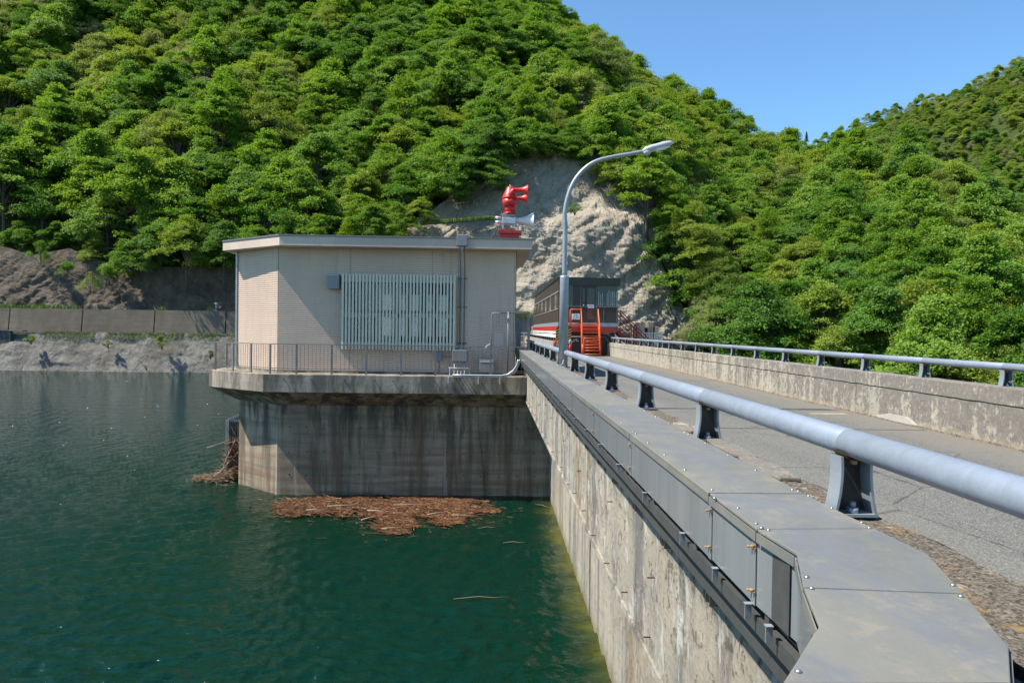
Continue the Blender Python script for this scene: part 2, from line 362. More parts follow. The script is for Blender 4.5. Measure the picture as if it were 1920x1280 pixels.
# ------------------------------------------------------------------ mesh helpers
def wloc(o):
    v = Vector((0, 0, 0))
    while o: v += o.location; o = o.parent
    return v
def tag(o, label=None, cat=None, group=None, kind=None):
    if label: o['label'] = label
    if cat: o['category'] = cat
    if group: o['group'] = group
    if kind: o['kind'] = kind
    return o
def thing(name, loc, label, cat, group=None):
    o = bpy.data.objects.new(name, None); col.objects.link(o); o.location = loc; o.empty_display_size = .2
    return tag(o, label, cat, group)
class MB:
    def __init__(s): s.v = []; s.f = []; s.sm = []
    def poly(s, pts, smooth=False):
        i = len(s.v); s.v += [Vector(p) for p in pts]; s.f.append(tuple(range(i, i + len(pts)))); s.sm.append(smooth)
    def box(s, a, b):
        x0, y0, z0 = a; x1, y1, z1 = b
        x0, x1 = sorted((x0, x1)); y0, y1 = sorted((y0, y1)); z0, z1 = sorted((z0, z1))
        i = len(s.v); s.v += [Vector(p) for p in ((x0,y0,z0),(x1,y0,z0),(x1,y1,z0),(x0,y1,z0),(x0,y0,z1),(x1,y0,z1),(x1,y1,z1),(x0,y1,z1))]
        s.f += [tuple(i + k for k in q) for q in ((0,3,2,1),(4,5,6,7),(0,1,5,4),(1,2,6,5),(2,3,7,6),(3,0,4,7))]; s.sm += [False] * 6
        return s
    def bar(s, p, q, w_, h_, up=(0, 0, 1)):      # rectangular bar from p to q
        p, q = Vector(p), Vector(q); d = (q - p).normalized(); u = Vector(up)
        if abs(d.dot(u)) > .98: u = Vector((0, 1, 0))
        a = d.cross(u).normalized() * w_ / 2; b = a.cross(d).normalized() * h_ / 2
        i = len(s.v)
        for c in (p, q): s.v += [c - a - b, c + a - b, c + a + b, c - a + b]
        s.f += [tuple(i + k for k in t) for t in ((0,1,2,3),(7,6,5,4),(0,4,5,1),(1,5,6,2),(2,6,7,3),(3,7,4,0))]; s.sm += [False] * 6
        return s
    def prism(s, poly, z0, z1, poly2=None):        # ccw polygon seen from above, extruded in z
        n = len(poly); p2 = poly2 or poly; i = len(s.v)
        s.v += [Vector((p[0], p[1], z0)) for p in poly] + [Vector((p[0], p[1], z1)) for p in p2]
        s.f.append(tuple(i + k for k in range(n - 1, -1, -1))); s.f.append(tuple(i + n + k for k in range(n)))
        for k in range(n): s.f.append((i + k, i + (k + 1) % n, i + n + (k + 1) % n, i + n + k))
        s.sm += [False] * (n + 2); return s
    def tube(s, path, r, n=12, cap=True):
        P = [Vector(p) for p in path]; rs = r if isinstance(r, (list, tuple)) else [r] * len(P)
        i0 = len(s.v); prev = None
        for k, p in enumerate(P):
            d = (P[min(k + 1, len(P) - 1)] - P[max(k - 1, 0)]).normalized()
            if prev is None:
                u = Vector((0, 0, 1)) if abs(d.z) < .9 else Vector((0, 1, 0)); a = d.cross(u).normalized()
            else: a = (prev - d * prev.dot(d)).normalized()
            prev = a; b = d.cross(a)
            for j in range(n):
                t = 2 * math.pi * j / n; s.v.append(p + (a * math.cos(t) + b * math.sin(t)) * rs[k])
        for k in range(len(P) - 1):
            for j in range(n):
                q = i0 + k * n
                s.f.append((q + j, q + n + j, q + n + (j + 1) % n, q + (j + 1) % n)[::-1]); s.sm.append(True)
        if cap:
            s.f.append(tuple(i0 + j for j in range(n - 1, -1, -1))); s.sm.append(False)
            q = i0 + (len(P) - 1) * n; s.f.append(tuple(q + j for j in range(n))); s.sm.append(False)
        return s
    def mesh(s, name, mat, off=Vector((0, 0, 0)), bevel=0):
        me = bpy.data.meshes.new(name); me.from_pydata([tuple(v - off) for v in s.v], [], s.f); me.update()
        me.polygons.foreach_set('use_smooth', s.sm)
        if mat: me.materials.append(mat)
        return me
    def build(s, name, mat, parent=None, bevel=0):
        off = wloc(parent) if parent else Vector((0, 0, 0))
        o = bpy.data.objects.new(name, s.mesh(name, mat, off)); col.objects.link(o)
        if parent: o.parent = parent
        if bevel:
            m = o.modifiers.new('bevel', 'BEVEL'); m.width = bevel; m.segments = 2; m.limit_method = 'ANGLE'
        return o
def inst(name, me, loc, parent=None, rz=0, scale=None):
    o = bpy.data.objects.new(name, me); col.objects.link(o)
    if parent: o.parent = parent; loc = Vector(loc) - wloc(parent)
    o.location = loc; o.rotation_euler = (0, 0, rz)
    if scale: o.scale = scale
    return o
def npmesh(name, v, q, mat, smooth=True):
    me = bpy.data.meshes.new(name); n = len(q); k = q.shape[1]
    me.vertices.add(len(v)); me.vertices.foreach_set('co', v.astype(np.float32).ravel())
    me.loops.add(n * k); me.loops.foreach_set('vertex_index', q.astype(np.int32).ravel())
    me.polygons.add(n); me.polygons.foreach_set('loop_start', np.arange(0, n * k, k, dtype=np.int32))
    me.polygons.foreach_set('loop_total', np.full(n, k, dtype=np.int32))
    me.polygons.foreach_set('use_smooth', np.full(n, smooth, dtype=bool))
    me.update(calc_edges=True); me.validate(); me.materials.append(mat); return me
def grid(name, P, mat, parent=None, kind=None, smooth=True):   # P: rows x cols x 3
    P = np.asarray(P); r, c = P.shape[:2]; i = np.arange((r - 1) * (c - 1)); a = (i // (c - 1)) * c + i % (c - 1)
    q = np.stack([a, a + 1, a + c + 1, a + c], 1)
    off = np.array(wloc(parent)) if parent else 0
    o = bpy.data.objects.new(name, npmesh(name, P.reshape(-1, 3) - off, q, mat, smooth)); col.objects.link(o)
    if parent: o.parent = parent
    if kind: o['kind'] = kind
    return o
def fbm(x, y, z, o=5): return noise.fractal(Vector((x, y, z)), .9, 2.1, o)
def ridged(x, y, z, o=6): return noise.ridged_multi_fractal(Vector((x, y, z)), .9, 2.1, o, 1.0, 2.0)

ZW = -4.25       # water level
# ================================================================== SETTING
# water sheet, reservoir side of the dam
MB().prism([(-900, -500), (2.4, -500), (2.4, 91.0), (-900, 91.0)], ZW - .30, ZW - .22).build('water', M['water'])['kind'] = 'structure'
def waves():
    rw_ = np.random.default_rng(3); N, C = 640, 760
    dy = np.linspace(5.85 * F / 5.0, 5.85 * F / 91.5, N); Yr = 5.85 * F / dy; u = np.linspace(0, 1, C)
    XL_ = -(Yr * .80 + 2); X = XL_[:, None] + (2.35 - XL_[:, None]) * u[None, :]; Y = np.repeat(Yr[:, None], C, 1)
    gx = (2.35 - XL_[:, None]) / C; gy = np.abs(np.gradient(Yr))[:, None]; Z = np.zeros_like(X)
    for k in range(110):
        lam = .15 * 6.5 ** rw_.uniform(); th = math.pi / 2 + .25 + rw_.normal(0, .62); kx, ky = math.cos(th) * 2 * math.pi / lam, math.sin(th) * 2 * math.pi / lam
        att = np.clip(lam * abs(math.cos(th)) / 1e-9 if 0 else 1, 0, 1)
        att = np.clip(1.6 - 2.4 * np.sqrt((kx * gx) ** 2 + (ky * gy) ** 2) / 3.0, 0, 1)
        slope = .0225 * (lam / .5) ** .1
        Z += att * slope * lam / (2 * math.pi) * 1.414 * np.sin(kx * X + ky * Y + rw_.uniform(0, 6.28))
    Z *= .75 + .45 * np.sin(X * .16 + 1.3 * np.sin(Y * .11)) * np.sin(Y * .13 + X * .05)
    grid('water_surface', np.stack([X, Y, ZW + Z], 2), M['water'], kind='structure')
waves()
MB().prism([(-3000, -3000), (3000, -3000), (3000, 3000), (-3000, 3000)], -62, -61).build('ground', M['ground'])['kind'] = 'structure'

# ---- terrain lofts, control columns: (px, foot y, foot Y, top y, top Y)
def loft(cols, nu, nv, amp, seed, back=True, pw=1.0):
    xs = [c[0] for c in cols]; out = []
    U = np.linspace(xs[0], xs[-1], nu); V = list(np.linspace(0, 1, nv))
    if back: V += [1.06, 1.18, 1.5]
    for v in V:
        row = []
        for u in U:
            fy, fD, ty, tD = (np.interp(u, xs, [c[k] for c in cols]) for k in (1, 2, 3, 4))
            a, b = at(u, fy, fD), at(u, ty, tD)
            if v <= 1:
                p = a.lerp(b, v); bul = math.sin(v * math.pi)
                n_ = fbm(p.x * .02 + seed, p.y * .02, p.z * .02)
                p = p + Vector((0, -1, .6)) * (n_ * amp * (.3 + bul))
            else:
                e = v - 1; p = b + Vector((0, 1, 0)) * (e * 160) - Vector((0, 0, 1)) * (e * e * 160 + e * 20)
            row.append(tuple(p))
        out.append(row)
    return np.array(out)
MC = [(-1400, 560, 96, -60, 200), (-400, 505, 100, -90, 205), (0, 500, 100, -90, 205), (200, 505, 100, -100, 210), (450, 515, 99, -110, 215), (760, 440, 100, -100, 215),
      (860, 385, 103, -80, 213), (950, 330, 106, -20, 208), (1060, 320, 107, 88, 200), (1130, 335, 106, 138, 195), (1200, 420, 101, 190, 188), (1290, 590, 95, 235, 184),
      (1335, 720, 88, 252, 177), (1400, 800, 76, 276, 172), (1450, 810, 74, 305, 168), (1530, 820, 72, 332, 160), (1600, 830, 70, 322, 150),
      (1700, 850, 66, 352, 140), (1790, 860, 63, 410, 128), (1850, 870, 62, 480, 116), (1920, 880, 60, 600, 104), (2060, 900, 58, 760, 88)]
main = loft(MC, 150, 60, 5, 3)
grid('hillside', main, M['ground'], kind='structure')
FC = [(1380, 660, 250, 330, 420), (1500, 660, 250, 292, 420), (1560, 660, 245, 266, 415), (1640, 660, 240, 236, 405), (1700, 660, 235, 216, 400),
      (1800, 670, 225, 186, 390), (1860, 680, 220, 152, 385), (1920, 690, 210, 125, 380), (2050, 700, 200, 70, 370), (2400, 740, 180, -60, 350)]
far = loft(FC, 80, 50, 8, 9)
grid('far_mountain', far, M['ground'], kind='structure')

# ---- sprayed-concrete rock face behind the crane house and along the bank
TOP = [(-600, 468), (0, 460), (60, 478), (130, 465), (210, 497), (330, 500), (450, 500), (700, 455), (770, 425), (800, 400), (870, 350), (930, 310), (975, 286), (1060, 276),
       (1120, 292), (1180, 330), (1228, 378), (1270, 425), (1305, 480), (1325, 560), (1330, 640)]
def face(u, y):
    D = np.interp(y, [280, 430, 640], [106, 99, 94])
    led = np.interp(u, [700, 780, 930, 1000, 1060, 1200, 1300], [440, 420, 409, 414, 402, 392, 395])
    if u > 700: D += 2.0 / (1 + math.exp((y - led) * .5)) - 1.0
    D += np.interp(u, [0, 400, 900, 1100, 1300], [0, .5, 1.0, .0, 3.0])
    return D
cl = []
for j in range(150):
    t = j / 149; row = []
    for i in range(420):
        u = -600 + (1300 + 600) * i / 419 if i < 160 else 125.5 + (1332 - 125.5) * (i - 160) / 259
        if i < 160: u = -600 + 725 * i / 160
        ty = np.interp(u, [a[0] for a in TOP], [a[1] for a in TOP]); y = ty + (652 - ty) * t
        p = at(u, y, face(u, y))
        q = (p.x * .09, p.z * .12 + p.x * .05, 3.3)
        k = 1 if u > 650 else .7
        dg, dp_ = p.x * .76 + p.z * .64, p.z * .76 - p.x * .64
        vo = noise.voronoi(Vector((dg * .09, dp_ * .30, p.z * .02)))[0]; v2 = noise.voronoi(Vector((dg * .35, dp_ * .8, 3.1)))[0]
        d = fbm(*q) * .9 + min(.9, (vo[1] - vo[0]) * 2.2) * .42 + min(.5, v2[1] - v2[0]) * .36 + fbm(p.x * .5, p.z * .5, 5, 6) * .32 + min(.5, (lambda q_: q_[1] - q_[0])(noise.voronoi(Vector((p.x * 1.1, p.z * 1.3, 7.7)))[0])) * .16 + fbm(p.x * 2.4, p.z * 2.4, 5, 3) * .07 + .4
        row.append(tuple(p + Vector((.2, -1, .25)) * (d - 1.0) * k * min(1, .25 + 3 * t)))
    cl.append(row)
tag(grid('rock_face', cl, M['shot'], smooth=False), 'pale sprayed concrete rock face behind the crane house and along the bank', 'rock face')

# ---- left bank: shotcrete slope below a retaining wall
bk = []
for j in range(46):
    t = j / 45; row = []
    for i in range(330):
        X = -110 + i * (114 / 329)
        z = -5.2 + t * 5.75; Y = 88.6 + t * 3.2 
        if X < -56: 
            k = min(1, (-56 - X) / 10); z = min(z, .55 - k * 3.4) if True else z
            Y = 88.6 + (z + 5.2) / 5.75 * 3.2
        d = fbm(X * .3, z * .5, 2, 5) * .24 + ridged(X * .35 + z * .3, z * .5, 4, 5) * .12 + fbm(X * 1.4, z * 1.4, 5, 4) * .08
        if z < -3.2: d *= max(.25, 1 + (z + 3.2) * 1.5)
        row.append((X, Y - d + .25, z + (d * .15 if t < 1 else 0)))
    bk.append(row)
bank = tag(grid('shore_bank', bk, M['bankshot']), 'bumpy grey sprayed concrete bank sloping into the water at left', 'bank')
# level bench on top of the bank
MB().prism([(-140, 91.75), (14, 91.75), (14, 99), (-140, 99)], -1, .42).build('bench', M['bankshot'])['kind'] = 'structure'
# stained block wall at far left
bw = thing('block_wall', (-66, 91.2, -2.8), 'dark stained concrete wall at the far left above the shotcrete slope', 'wall')
for k in range(14):
    MB().prism([(-59.6 - (k + 1) * 3.9, 91.0), (-59.64 - k * 3.9, 91.0), (-59.64 - k * 3.9, 91.5), (-59.6 - (k + 1) * 3.9, 91.5)], -3.4, .52).build('panel', M['blockwall'], bw, .03)
MB().box((-115, 90.9, .521), (-58, 91.7, .66)).build('coping', M['blockwall'], bw)
# retaining wall of cast panels
PX = [-130, 15, 152, 288, 422]
edges = [at(p, 600, 92.2).x for p in PX]; step = 9.15
rw = thing('retaining_wall', (-45, 92.2, .55), 'long brown grey concrete retaining wall of cast panels along the far bank', 'wall')
xs = [edges[0] - step * k for k in (5, 4, 3, 2, 1)] + edges + [edges[-1] + 8.8 * k for k in range(1, 4)]
for a, b in zip(xs[:-1], xs[1:]):
    m = MB(); g = .07
    m.poly([(a + g, 92.2, .4), (b - g, 92.2, .4), (b - g, 92.6, 3.42), (a + g, 92.6, 3.42)])
    m.poly([(a + g, 92.6, 3.42), (b - g, 92.6, 3.42), (b - g, 93.0, 3.42), (a + g, 93.0, 3.42)])
    m.poly([(a + g, 93.0, .4), (a + g, 92.2, .4), (a + g, 92.6, 3.42), (a + g, 93, 3.42)])
    m.poly([(b - g, 92.2, .4), (b - g, 93.0, .4), (b - g, 93, 3.42), (b - g, 92.6, 3.42)])
    m.build('panel', M['retain'], rw)
MB().prism([(xs[0], 92.75), (xs[-1], 92.75), (xs[-1], 93.2), (xs[0], 93.2)], .4, 3.3).build('backing', M['retain'], rw)
MB().prism([(xs[-1] + .1, 92.2), (5, 92.2), (5, 93), (xs[-1] + .1, 93)], .4, 3.2).build('end_panel', M['blockwall'], rw)
# weather sensor on the wall
p = at(405, 583, 92.8); ws = thing('sensor_post', (p.x, 92.8, 3.42), 'small pale post with a box head standing on the retaining wall', 'sensor')
MB().tube([(p.x, 92.8, 3.42), (p.x, 92.8, 4.25)], .06, 8).build('post', M['cond'], ws)
MB().box((p.x - .15, 92.65, 4.25), (p.x + .15, 92.95, 4.5)).build('head', M['white'], ws, .02)
MB().box((p.x - .14, 92.64, 3.425), (p.x + .14, 92.96, 3.5)).build('base_plate', M['cond'], ws)

# ================================================================== DAM
Y0, Y1 = -14.0, 88.5
dam = thing('dam', (4.5, 30, 0), 'weathered concrete dam crest with its streaked wall dropping into the green water', 'dam')
XO, XM = 1.2, 2.09
def wallsheet(pa, pb, rows, y0, y1, amp, name, dy=.12):
    n = int((y1 - y0) / dy); P = []
    for j in range(rows):
        t = j / (rows - 1); row = []
        for i in range(n + 1):
            y = y0 + (y1 - y0) * i / n; x = pa[0] + (pb[0] - pa[0]) * t; z = pa[1] + (pb[1] - pa[1]) * t
            e = 0 if j in (0, rows - 1) else amp
            row.append((x + fbm(y * .8, z * 1.5, 3) * e + max(0, fbm(y * 3.3, z * 3.3, 8, 4)) * e * 1.2, y, z))
        P.append(row)
    return grid(name, P[::-1] , M['dam'], dam)
wallsheet((XO, .82), (XO, .12), 9, Y0, 30.2, .008, 'parapet_face')
wallsheet((XO + .006, .12), (XO + .006, -.85), 14, Y0, 30.2, .012, 'upper_wall')
MB().box((XO - .012, 1.0, -.80), (XO + .03, 30.1, -.86)).build('ledge', M['dam'], dam)
wallsheet((XO + .02, -.862), (XM, -2.3), 8, Y0, 25.3, .004, 'corbel')
wallsheet((XM, -2.3), (XM, ZW - 3), 14, Y0, 25.4, .006, 'lower_wall')
# vertical joints on the lower wall and tie rods left in the concrete
for y in (6.5, 14.6):
    MB().box((XM - .03, y, -2.34), (XM + .02, y + .09, ZW - 1)).build('wall_joint', M['dam'], dam)
rod = MB().bar((-.034, 0, 0), (.02, 0, 0), .010, .009).mesh('tie_rod', M['rustbar'])
for k in range(24):
    y = 2.6 + k * .92 + random.uniform(-.12, .12); inst('tie_rod', rod, (XO - .012, y, random.choice((-.72, -.70, -.66))), dam)
for k in range(9):
    inst('tie_rod', rod, (XO - .01, 3.0 + k * 2.1 + random.uniform(-.5, .5), random.uniform(-.35, .0)), dam)
# core of the crest, downstream face, end
MB().prism([(XO + .06, Y0), (1.62, Y0), (1.62, 30.2), (XO + .06, 30.2)], .0, .83).build('parapet_core', M['dam'], dam)
MB().prism([(XO + .08, Y0), (7.9, Y0), (7.9, Y1), (4.1, Y1), (4.1, 46), (4.1, 30.2), (XO + .08, 30.2)], -1.0, -.012).build('crest_slab', M['slab'], dam)
MB().prism([(XM + .08, Y0), (7.6, Y0), (7.6, Y1), (XM + .08, Y1)], -60, -1.0).build('dam_body', M['slab'], dam)
# parapet top: rough lichen covered strip
st = []
for i in range(900):
    y = Y0 + i * .0495; row = []
    for j in range(13):
        x = 1.22 + j * (1.63 - 1.22) / 12; z = .842 + fbm(x * 7, y * 5, 1, 5) * .010 + max(0, fbm(x * 14, y * 9, 4, 4)) * .010
        if j == 12: x += fbm(y * 2.5, 0, 6) * .018
        row.append((x, y, z))
    st.append(row)
st = np.array(st).transpose(1, 0, 2)[::-1]
grid('parapet_top', st, M['strip'], dam)
MB().box((1.6, Y0, .0), (1.625, 30.2, .84)).build('parapet_inner_face', M['parapet'], dam)
# broken pale concrete slabs on the strip
for (y, l, x0, x1) in ((3.72, .55, 1.43, 1.60), (4.35, .8, 1.47, 1.61), (5.4, .45, 1.44, 1.60), (7.2, .7, 1.45, 1.60), (9.3, .5, 1.46, 1.6)):
    pts = [(x0, y), (x0 + .05, y - .1), (x1 - .02, y - .12), (x1, y + .1), (x1 + .004, y + l * .6), (x1 - .04, y + l), (x0 + .04, y + l * .9), (x0 - .01, y + l * .4)]
    MB().prism(pts, .845, .868).build('broken_slab', M['parapet'], dam, .006)
# downstream parapet, jointed blocks, with the groove under its crown
par = thing('parapet_wall', (7.7, 25, 0), 'long low concrete parapet with peeling dark skin on the right of the road', 'parapet')
ys = [-6] + list(np.arange(2.2, 88, 6.2)) + [88]
for a, b in zip(ys[:-1], ys[1:]):
    n = max(2, int((b - a) / .15)); g = .006
    def sh(pa, pb, rows, amp, nm):
        P = []
        for j in range(rows):
            t = j / (rows - 1); row = []
            for i in range(n + 1):
                y = a + g + (b - a - 2 * g) * i / n; x = pa[0] + (pb[0] - pa[0]) * t; z = pa[1] + (pb[1] - pa[1]) * t
                d = (fbm(y * .9, z * 2, 2) + max(0, fbm(y * 4, z * 5, 5, 4))) * amp
                row.append((x + (d if abs(pa[0] - pb[0]) < .1 else 0), y, z + (d * .6 if z > .8 else 0) + (fbm(y * 3, 1, 2) * .012 if .55 < z < .65 else 0)))
            P.append(row)
        return np.array(P)
    A = sh((7.50, -.01), (7.515, .585), 7, .012, 'a'); B = sh((7.535, .59), (7.535, .60), 2, 0, 'b')
    C = sh((7.500, .602), (7.508, .838), 4, .008, 'c'); D = sh((7.52, .85), (7.88, .85), 4, .01, 'd'); E = sh((7.9, .84), (7.9, -1.2), 2, 0, 'e')
    grid('wall_block', np.concatenate([A, B, C, D, E])[::-1], M['parapet'], par, smooth=False)
# patch of white mortar at the wall foot
p = onz(1580, 790, 0)
pm_ = MB(); pm_.prism([(7.40, 12.6), (7.497, 12.3), (7.497, 14.0), (7.43, 13.6)], .005, .03); pm_.prism([(7.455, 12.5), (7.496, 12.4), (7.496, 13.8), (7.46, 13.4)], .03, .13, [(7.485, 12.8), (7.496, 12.7), (7.496, 13.3), (7.486, 13.2)]); pm_.build('mortar_patch', M['mortar'], par)

# ---- road
MB().prism([(1.6, Y0), (7.55, Y0), (7.55, 47), (1.6, 30.2)][:3] + [(7.55, Y1), (4.1, Y1), (4.1, 46), (4.1, 31), (1.6, 31)], -.010, .0).build('road', M['asphalt'])['kind'] = 'structure'
for y in (11.9, 14.9, 23.5, 33.0):
    pts = [(1.64 + i * .3, y + fbm(i * .4, y, 0) * .02) for i in range(20)]
    MB().prism([(a, b) for a, b in pts] + [(a, b + (.035 if y == 14.9 else .02)) for a, b in pts[::-1]], .001, .004).build('road_joint', M['cable'])['kind'] = 'structure'
MB().prism([(6.4, 14.1), (7.1, 14.05), (7.12, 14.35), (6.4, 14.3)], .001, .005).build('road_patch', M['parapet'])['kind'] = 'structure'
# leaf litter along the foot of the right wall
lv = MB()
for k in range(2600):
    y = 6 + random.random() ** 1.4 * 40; x = 7.49 - abs(random.gauss(0, .07)); s = random.uniform(.008, .022); a = random.random() * 6.28
    d = Vector((math.cos(a), math.sin(a), random.uniform(-.3, .6))) * s; e = Vector((-math.sin(a), math.cos(a), random.uniform(-.3, .6))) * s * .5
    c = Vector((x, y, .012 + random.random() * .012)); lv.poly([c - d, c - e, c + d, c + e])
tag(lv.build('leaf_litter', M['debris']), 'dry brown leaf litter along the foot of the right parapet', 'leaf litter', kind='stuff')

# ================================================================== guard rails
def rail_post_mesh():       # channel-shaped post, waisted, open towards -Y; base at z=0
    m = MB(); H = .236; n = 10; fl = []
    def hw(t): return .072 + .034 * (abs(t - .25) if t > .25 else 1.0 * (.25 - t) ) ** 1.0 * 1.0 if False else .060 + .029 * (1 - t) ** 2.0 + .008 * t ** 3
    dep, th = .098, .011
    L = [(z / n) for z in range(n + 1)]
    for sgn in (-1, 1):
        m = MB(); fl.append(m)
        for k in range(n):
            t0, t1 = L[k], L[k + 1]; a0, a1 = hw(t0), hw(t1)
            z0, z1 = .012 + t0 * H, .012 + t1 * H
            o0, o1 = sgn * a0, sgn * a1; i0_, i1_ = sgn * (a0 - th), sgn * (a1 - th)
            y0, y1 = -dep / 2, dep / 2
            q = [(o0, y0, z0), (o0, y1, z0), (o1, y1, z1), (o1, y0, z1)]; m.poly(q if sgn < 0 and False else q[::-1] if sgn < 0 else q, True)
            q = [(i0_, y0, z0), (i0_, y1, z0), (i1_, y1, z1), (i1_, y0, z1)]; m.poly(q if sgn < 0 else q[::-1], True)
            m.poly([(o0, y0, z0), (o1, y0, z1), (i1_, y0, z1), (i0_, y0, z0)][::(1 if sgn < 0 else -1)])
            m.poly([(o0, y1, z0), (o1, y1, z1), (i1_, y1, z1), (i0_, y1, z0)][::(-1 if sgn < 0 else 1)])
    web = MB()
    for k in range(n):
        t0, t1 = L[k], L[k + 1]; a0, a1 = hw(t0) - th, hw(t1) - th; z0, z1 = .012 + t0 * H, .012 + t1 * H
        for y, s in ((.034, 1), (.044, -1)):
            q = [(-a0, y, z0), (a0, y, z0), (a1, y, z1), (-a1, y, z1)]; web.poly(q[::s])
    m2 = MB(); m2.prism([(-.092, -.052), (.092, -.052), (.092, .052), (-.092, .052)], 0, .012)
    b = MB(); b.tube([(0, -.02, .012), (0, -.02, .034)], .024, 6); b.tube([(0, -.02, .034), (0, -.02, .058)], .012, 8)
    s = MB()
    for k in range(9):
        t0, t1 = math.pi * (1.15 + .7 * k / 9), math.pi * (1.15 + .7 * (k + 1) / 9); r = .066
        s.poly([(r * math.cos(t0), -.05, .297 + r * math.sin(t0)), (r * math.cos(t1), -.05, .297 + r * math.sin(t1)), (r * math.cos(t1), .05, .297 + r * math.sin(t1)), (r * math.cos(t0), .05, .297 + r * math.sin(t0))], True)
    s.tube([(0, -.02, .232), (0, -.02, .214)], .016, 6)
    return web.mesh('post', M['steeldark']), fl[0].mesh('flange', M['galv']), fl[1].mesh('flange', M['galv']), m2.mesh('base_plate', M['galv']), b.mesh('bolt', M['galv']), s.mesh('saddle', M['rust'])
PM = rail_post_mesh()
RR = .0575
def guard_rail(x, ys, z, ends, label, detail=999):
    g = thing('guard_rail', (x, ys[0], z), label, 'guard rail', None)
    for i, y in enumerate(ys):
        po = inst('post', PM[0], (x, y, z), g)
        for nm, me in zip(('flange', 'flange', 'base_plate', 'bolt', 'saddle'), PM[1:]):
            if i > 11 and nm in ('bolt', 'saddle'): continue
            inst(nm, me, (x, y, z), po)
    cuts = [ends[0]] + [y + .02 for y in ys if ends[0] < y < ends[1]] + [ends[1]]
    for a, b in zip(cuts[:-1], cuts[1:]):
        bow = [(x, a + .001, z + .297), (x, a + .004, z + .297), (x, (a + b) / 2, z + .296), (x, b - .004, z + .297), (x, b - .001, z + .297)]
        MB().tube(bow, [RR * .96, RR, RR, RR, RR * .96], 28).build('rail_tube', M['galvrail'], g)
    return g
ysl = [2.95 - 2.0, 2.95] + [2.95 + 2.0 * k for k in range(1, 14)]
yl_near = [y for y in ysl if y < 14.4]; yl_far = [15.6 + k * 1.95 for k in range(8)]
guard_rail(1.505, yl_near, .85, (-3.0, 14.35), 'nearest galvanised pipe rail on waisted steel posts, running in front of the lamp post')
guard_rail(1.505, yl_far, .85, (14.75, 30.3), 'galvanised pipe rail beyond the lamp post, on the left parapet')
guard_rail(7.68, [8.5 - 2.0 * k for k in range(3, 0, -1)] + [8.5 + 2.02 * k for k in range(0, 40)], .85, (2, 88), 'galvanised pipe rail on top of the right parapet')
guard_rail(4.22, [48.2 + 2.02 * k for k in range(0, 19)], .85, (47, 86), 'short distant pipe rail on the inner parapet beside the crane house')
ip = thing('inner_parapet', (4.2, 60, 0), 'pale low parapet beside the crane house under the distant pipe rail', 'parapet')
for k in range(7): MB().box((4.0, 46.6 + k * 6, 0), (4.4, 46.6 + k * 6 + 5.97, .85)).build('wall_block', M['parapet'], ip, .015)

# ================================================================== cable duct on the upstream parapet
duct = thing('cable_duct', (1.15, 10, .62), 'long steel cable duct with grey cover plates capping the upstream parapet', 'cable duct')
XL, XR, ZC = .968, 1.378, .900
joints = [3.11 + 1.8 * k for k in range(0, 15)]
joints = [j for j in joints if j < 29] + [29.6]
screw = MB().tube([(0, 0, 0), (0, 0, .004), (0, 0, .007)], [.0085, .007, .002], 8).mesh('screw', M['screw'])
def cover(poly, z=ZC, name='cover_plate'):
    m = MB(); m.prism(poly, z - .012, z); o = m.build(name, M['duct_top'], duct, .003); return o
for a, b in zip(joints[:-1], joints[1:]):
    g = .0055
    o = cover([(XL - .012, a + g), (XR, a + g), (XR, b - g), (XL - .012, b - g)])
    lp = MB().prism([(XL - .012, a + g), (XL - .008, a + g), (XL - .008, b - g), (XL - .012, b - g)], ZC - .045, ZC - .0125).build('lip', M['duct_top'], o)
    sp = [a + .05, a + .5, a + .93, a + 1.36, b - .05] if a < 20 else [a + .05, b - .05]
    for y in sp:
        inst('screw', screw, (XL + .02, y, ZC), o)
        if a < 14: inst('screw', screw, (XR - .025, y + .01, ZC), o)
    f = MB().box((XL, a + .002, .612), (XL + .004, b - .002, ZC - .0135)).build('side_plate', M['duct_side'], duct)
    MB().box((XL - .004, b - .035, .612), (XL - .0005, b + .03, ZC - .046)).build('joint_cover', M['duct_side'], duct)
    if a < 18:
        for z in (.66, .82):
            m = MB(); m.bar((XL - .005, b - .022, z), (XL - .005, b + .022, z), .005, .006); m.bar((XL - .008, b, z - .012), (XL - .008, b, z + .012), .008, .006)
            m.tube([(XL - .004, b + .013, z), (XL - .022, b + .013, z)], .0045, 6); m.tube([(XL - .004, b - .013, z + .005), (XL - .02, b - .013, z + .005)], .0045, 6)
            m.build('clip', M['rust'], duct)
# seam line below joints on plates (folded stiffener)
MB().box((XL + .01, 2.3, .615), (XL + .012, 29.4, .88)).build('inner_plate', M['strut'], duct)
# near end: the duct bends to the left around the balcony
zc_ = lambda px, py: onz(px, py, ZC)
LE = [Vector((XL - .012, zc_(1433, 991).y, ZC)), zc_(1491, 1036), zc_(1505, 1100), zc_(1532, 1172), zc_(1465, 1280)]
RE = [zc_(1641, 990), zc_(1742, 1038), zc_(1810, 1112), zc_(1896, 1212), zc_(1900, 1280)]
J0L, J0R = Vector((XL - .012, 3.103, ZC)), Vector((XR, 3.103, ZC))
def shrink(pts, e=.005):
    c = sum((Vector(p) for p in pts), Vector((0, 0, 0))) / len(pts)
    return [tuple((Vector(p) + (c - Vector(p)).normalized() * e)[:2]) for p in pts]
P1 = [LE[0], RE[0], J0R, J0L]
P2 = [LE[2], RE[2], RE[1], RE[0], LE[0], LE[1]]
l5 = Vector((LE[4].x - .55, LE[4].y - .30, ZC)); r5 = Vector((RE[4].x + .0, RE[4].y - .3, ZC))
l6 = Vector((-.6, .95, ZC)); r6 = Vector((.5, .45, ZC)); r7 = Vector((-.6, .38, ZC))
